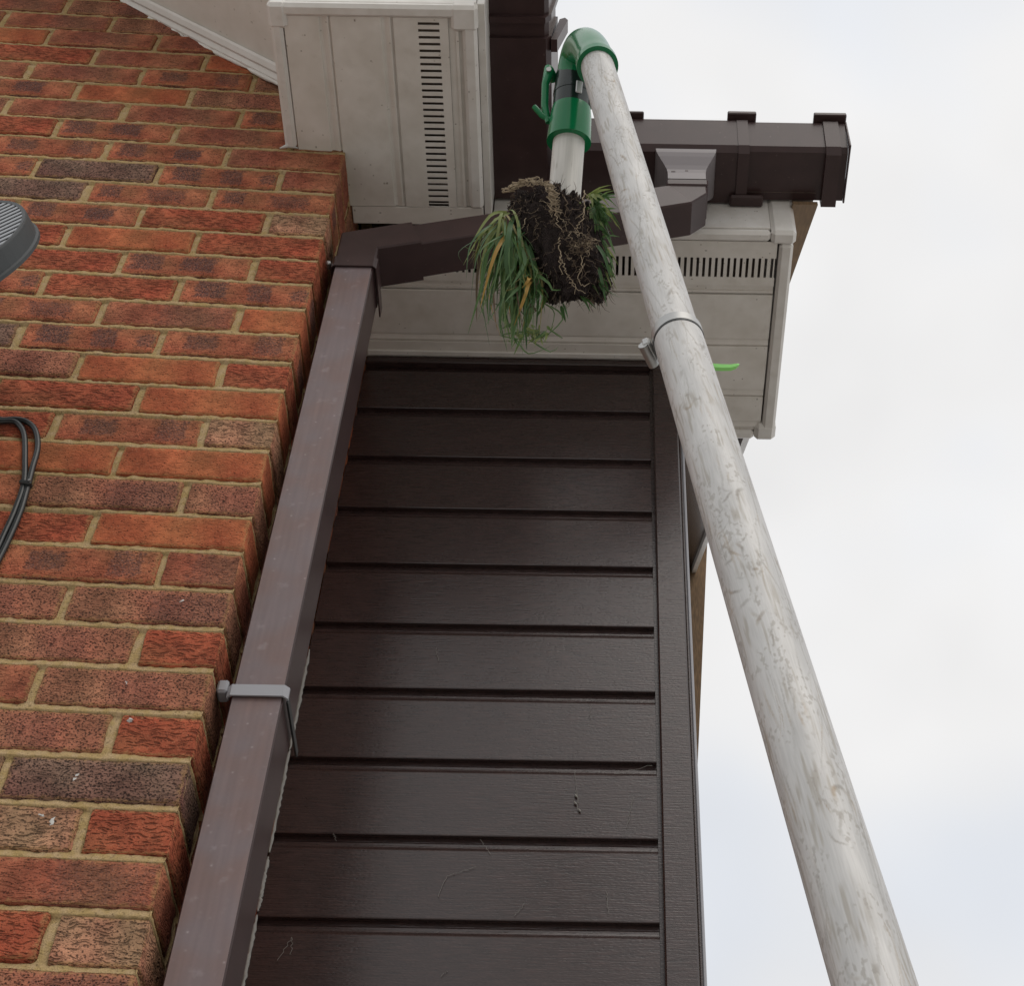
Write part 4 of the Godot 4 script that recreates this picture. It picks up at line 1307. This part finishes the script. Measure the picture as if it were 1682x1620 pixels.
	for k in 46:
		var x := r.randf_range(845, 968)
		var y := r.randf_range(325, 470)
		var a := r.randfn(PI * 0.5, 0.8)
		var l := r.randf_range(10, 34)
		root.call([[x, y, nz * 1.02], [x + cos(a) * l * 0.5, y + sin(a) * l * 0.5, nz * 1.12], [x + cos(a + 0.5) * l, y + sin(a + 0.5) * l, nz * 1.0]], 0.0005, M.root_dark if r.randf() < 0.8 else M.root)
	# tangled pale moss of old stems
	for k in 26:
		var x := 955 + r.randfn(0, 12)
		var y := 412 + r.randfn(0, 10)
		var a := r.randf() * TAU
		root.call([[x, y, nz * 1.05], [x + cos(a) * 9, y + sin(a) * 9, nz * 1.25], [x + cos(a + 1.2) * 14, y + sin(a + 1.2) * 14, nz * 1.05]], 0.0005, M.root_dark if k % 3 else M.root, 2.0)
	# grass blades: flat, folded, tapering, drooping under their own weight
	var blade := func(ps: Array, wd: float, m: Material) -> void:
		var cv := Curve3D.new()
		var q: Array = []
		for e in ps: q.append(P.call(e[0], e[1], e[2]))
		for i in q.size():
			var tg: Vector3 = (q[mini(i + 1, q.size() - 1)] - q[maxi(i - 1, 0)]) / 6.0
			cv.add_point(q[i], -tg, tg)
		cv.bake_interval = 0.012
		var bp := Array(cv.get_baked_points())
		if bp.size() < 3: return
		var s := st_new()
		var rows: Array = []
		var spin := r.randf() * TAU
		for i in bp.size():
			var f := float(i) / (bp.size() - 1)
			var tg: Vector3 = ((bp[mini(i + 1, bp.size() - 1)] - bp[maxi(i - 1, 0)]) as Vector3).normalized()
			var sd := tg.cross(fw).normalized().rotated(tg, spin * 0.35 - 1.0 + f * 0.8)
			var nn := tg.cross(sd)
			var w2 := wd * (0.55 + 0.45 * minf(1.0, f * 4.0)) * (1.0 - pow(f, 3.0) * 0.93)
			rows.append([bp[i] - sd * w2, bp[i] + nn * w2 * 0.35, bp[i] + sd * w2])
		for i in rows.size() - 1:
			quad(s, rows[i][0], rows[i + 1][0], rows[i + 1][1], rows[i][1], 0)
			quad(s, rows[i][1], rows[i + 1][1], rows[i + 1][2], rows[i][2], 0)
		part("grass_blade", commit(s), m, t)
	# big tuft drooping on the left, rooted all down that side of the block
	for k in 250:
		var low_ := pow(r.randf(), 1.6)
		var x0 := lerpf(838, 880, low_) + r.randfn(0, 8)
		var y0 := lerpf(368, 482, low_) + r.randfn(0, 8)
		var xe := clampf(lerpf(r.randf_range(772, 880), r.randf_range(826, 916), low_) + r.randfn(0, 6), 768, 918)
		var edge := clampf((xe - 776) / 136.0, 0, 1)
		var ye := lerpf(r.randf_range(430, 560), r.randf_range(470, 590), sin(edge * PI)) - (20.0 if xe > 892 else 0.0)
		if r.randf() < 0.16: ye = y0 + r.randf_range(30, 80)
		ye = maxf(ye, y0 + 22)
		var mx := lerpf(x0, xe, r.randf_range(0.4, 1.05)) + r.randfn(0, 9)
		var near := r.randf_range(-0.025, 0.055)
		var m: Material = M.blades[[0, 0, 1, 1, 1, 2, 2, 1, 0, 1][r.randi() % 10]]
		var dead := r.randf()
		if dead < 0.05: m = M.blades[4]
		elif dead < 0.075: m = M.blades[5]
		elif dead < 0.12: m = M.root_dark
		var path: Array = [[x0, y0, near * 0.5], [lerpf(x0, mx, 0.55), lerpf(y0, ye, 0.22), near + 0.018], [mx, lerpf(y0, ye, r.randf_range(0.45, 0.65)), near + 0.03]]
		if r.randf() < 0.22:     # creased and folded back
			var kx := lerpf(mx, xe, 0.6) + r.randfn(0, 5)
			var ky := lerpf(y0, ye, 0.86)
			path.append([kx, ky, near + 0.03])
			path.append([kx + r.randfn(0, 14), ky + r.randf_range(-12, 14), near + 0.04])
		else: path.append([xe, ye, near + r.randf_range(0.01, 0.05)])
		blade.call(path, r.randf_range(0.0009, 0.0022) if r.randf() < 0.6 else r.randf_range(0.0022, 0.0042), m)
	# short leaves curving out sideways, straw-coloured at the crown
	for k in 16:
		var x0 := 833 + r.randfn(0, 5)
		var y0 := 362 + r.randfn(0, 6)
		var xe := r.randf_range(768, 870)
		blade.call([[x0, y0, 0.03], [lerpf(x0, xe, 0.45), y0 + r.randf_range(8, 26), 0.05], [xe, y0 + r.randf_range(46, 90), 0.05]], r.randf_range(0.0015, 0.0026), M.blades[4 if r.randf() < 0.55 else 3])
	for k in 9:
		var xe := 764 + r.randf() * 30
		blade.call([[822 + r.randfn(0, 4), 378 + r.randfn(0, 5), 0.03], [800 + r.randfn(0, 4), 388 + r.randf() * 12, 0.05], [xe, 430 + r.randf() * 24, 0.04]], 0.0017, M.blades[[3, 2, 4][k % 3]])
	# thin sprigs with seed leaves under the tuft
	for k in 34:
		var x := r.randf_range(840, 905)
		var y := r.randf_range(535, 560)
		var a := r.randf() * TAU
		var l := r.randf_range(10, 26)
		blade.call([[x, y, 0.03], [x + cos(a) * l * 0.5, y + absf(sin(a)) * l * 0.4 + 3, 0.04], [x + cos(a) * l, y + sin(a) * l * 0.6 + 8, 0.04]], r.randf_range(0.0016, 0.0028), M.blades[[2, 3, 3, 1][k % 4]])
	for q in [[880, 545, 826, 556, 905, 566], [893, 500, 912, 520, 900, 562], [905, 505, 925, 530, 880, 570], [850, 560, 870, 585, 905, 572], [905, 545, 925, 560, 922, 560], [870, 560, 905, 582, 918, 572]]:
		blade.call([[q[0], q[1], 0.02], [q[2], q[3], 0.04], [q[4], q[5], 0.03]], 0.0013, M.blades[1])
	# tuft on the right and stiff blades below it
	for k in 110:
		var x0 := 966 + r.randfn(0, 6)
		var y0 := r.randf_range(322, 440)
		var xe := x0 + r.randf_range(4, 44)
		var ye := y0 + r.randf_range(-18, 56)
		blade.call([[x0, y0, 0.0], [lerpf(x0, xe, 0.5), lerpf(y0, ye, 0.3) - 6, 0.02], [xe, ye, 0.02]], r.randf_range(0.0018, 0.0034), M.blades[[0, 0, 1, 2, 3, 1][k % 6]])
	for q in [[968, 452, 990, 478, 1018, 494], [966, 455, 985, 470, 1008, 492], [972, 430, 985, 452, 996, 508], [972, 440, 984, 470, 991, 486], [950, 482, 962, 500, 970, 518], [956, 488, 968, 500, 979, 512], [925, 500, 930, 515, 934, 528], [922, 505, 926, 520, 930, 534], [975, 400, 992, 425, 1002, 462], [976, 418, 990, 440, 1000, 452], [970, 462, 978, 478, 984, 490]]:
		blade.call([[q[0], q[1], 0.02], [q[2], q[3], 0.035], [q[4], q[5], 0.035]], r.randf_range(0.0020, 0.0032), M.blades[0])
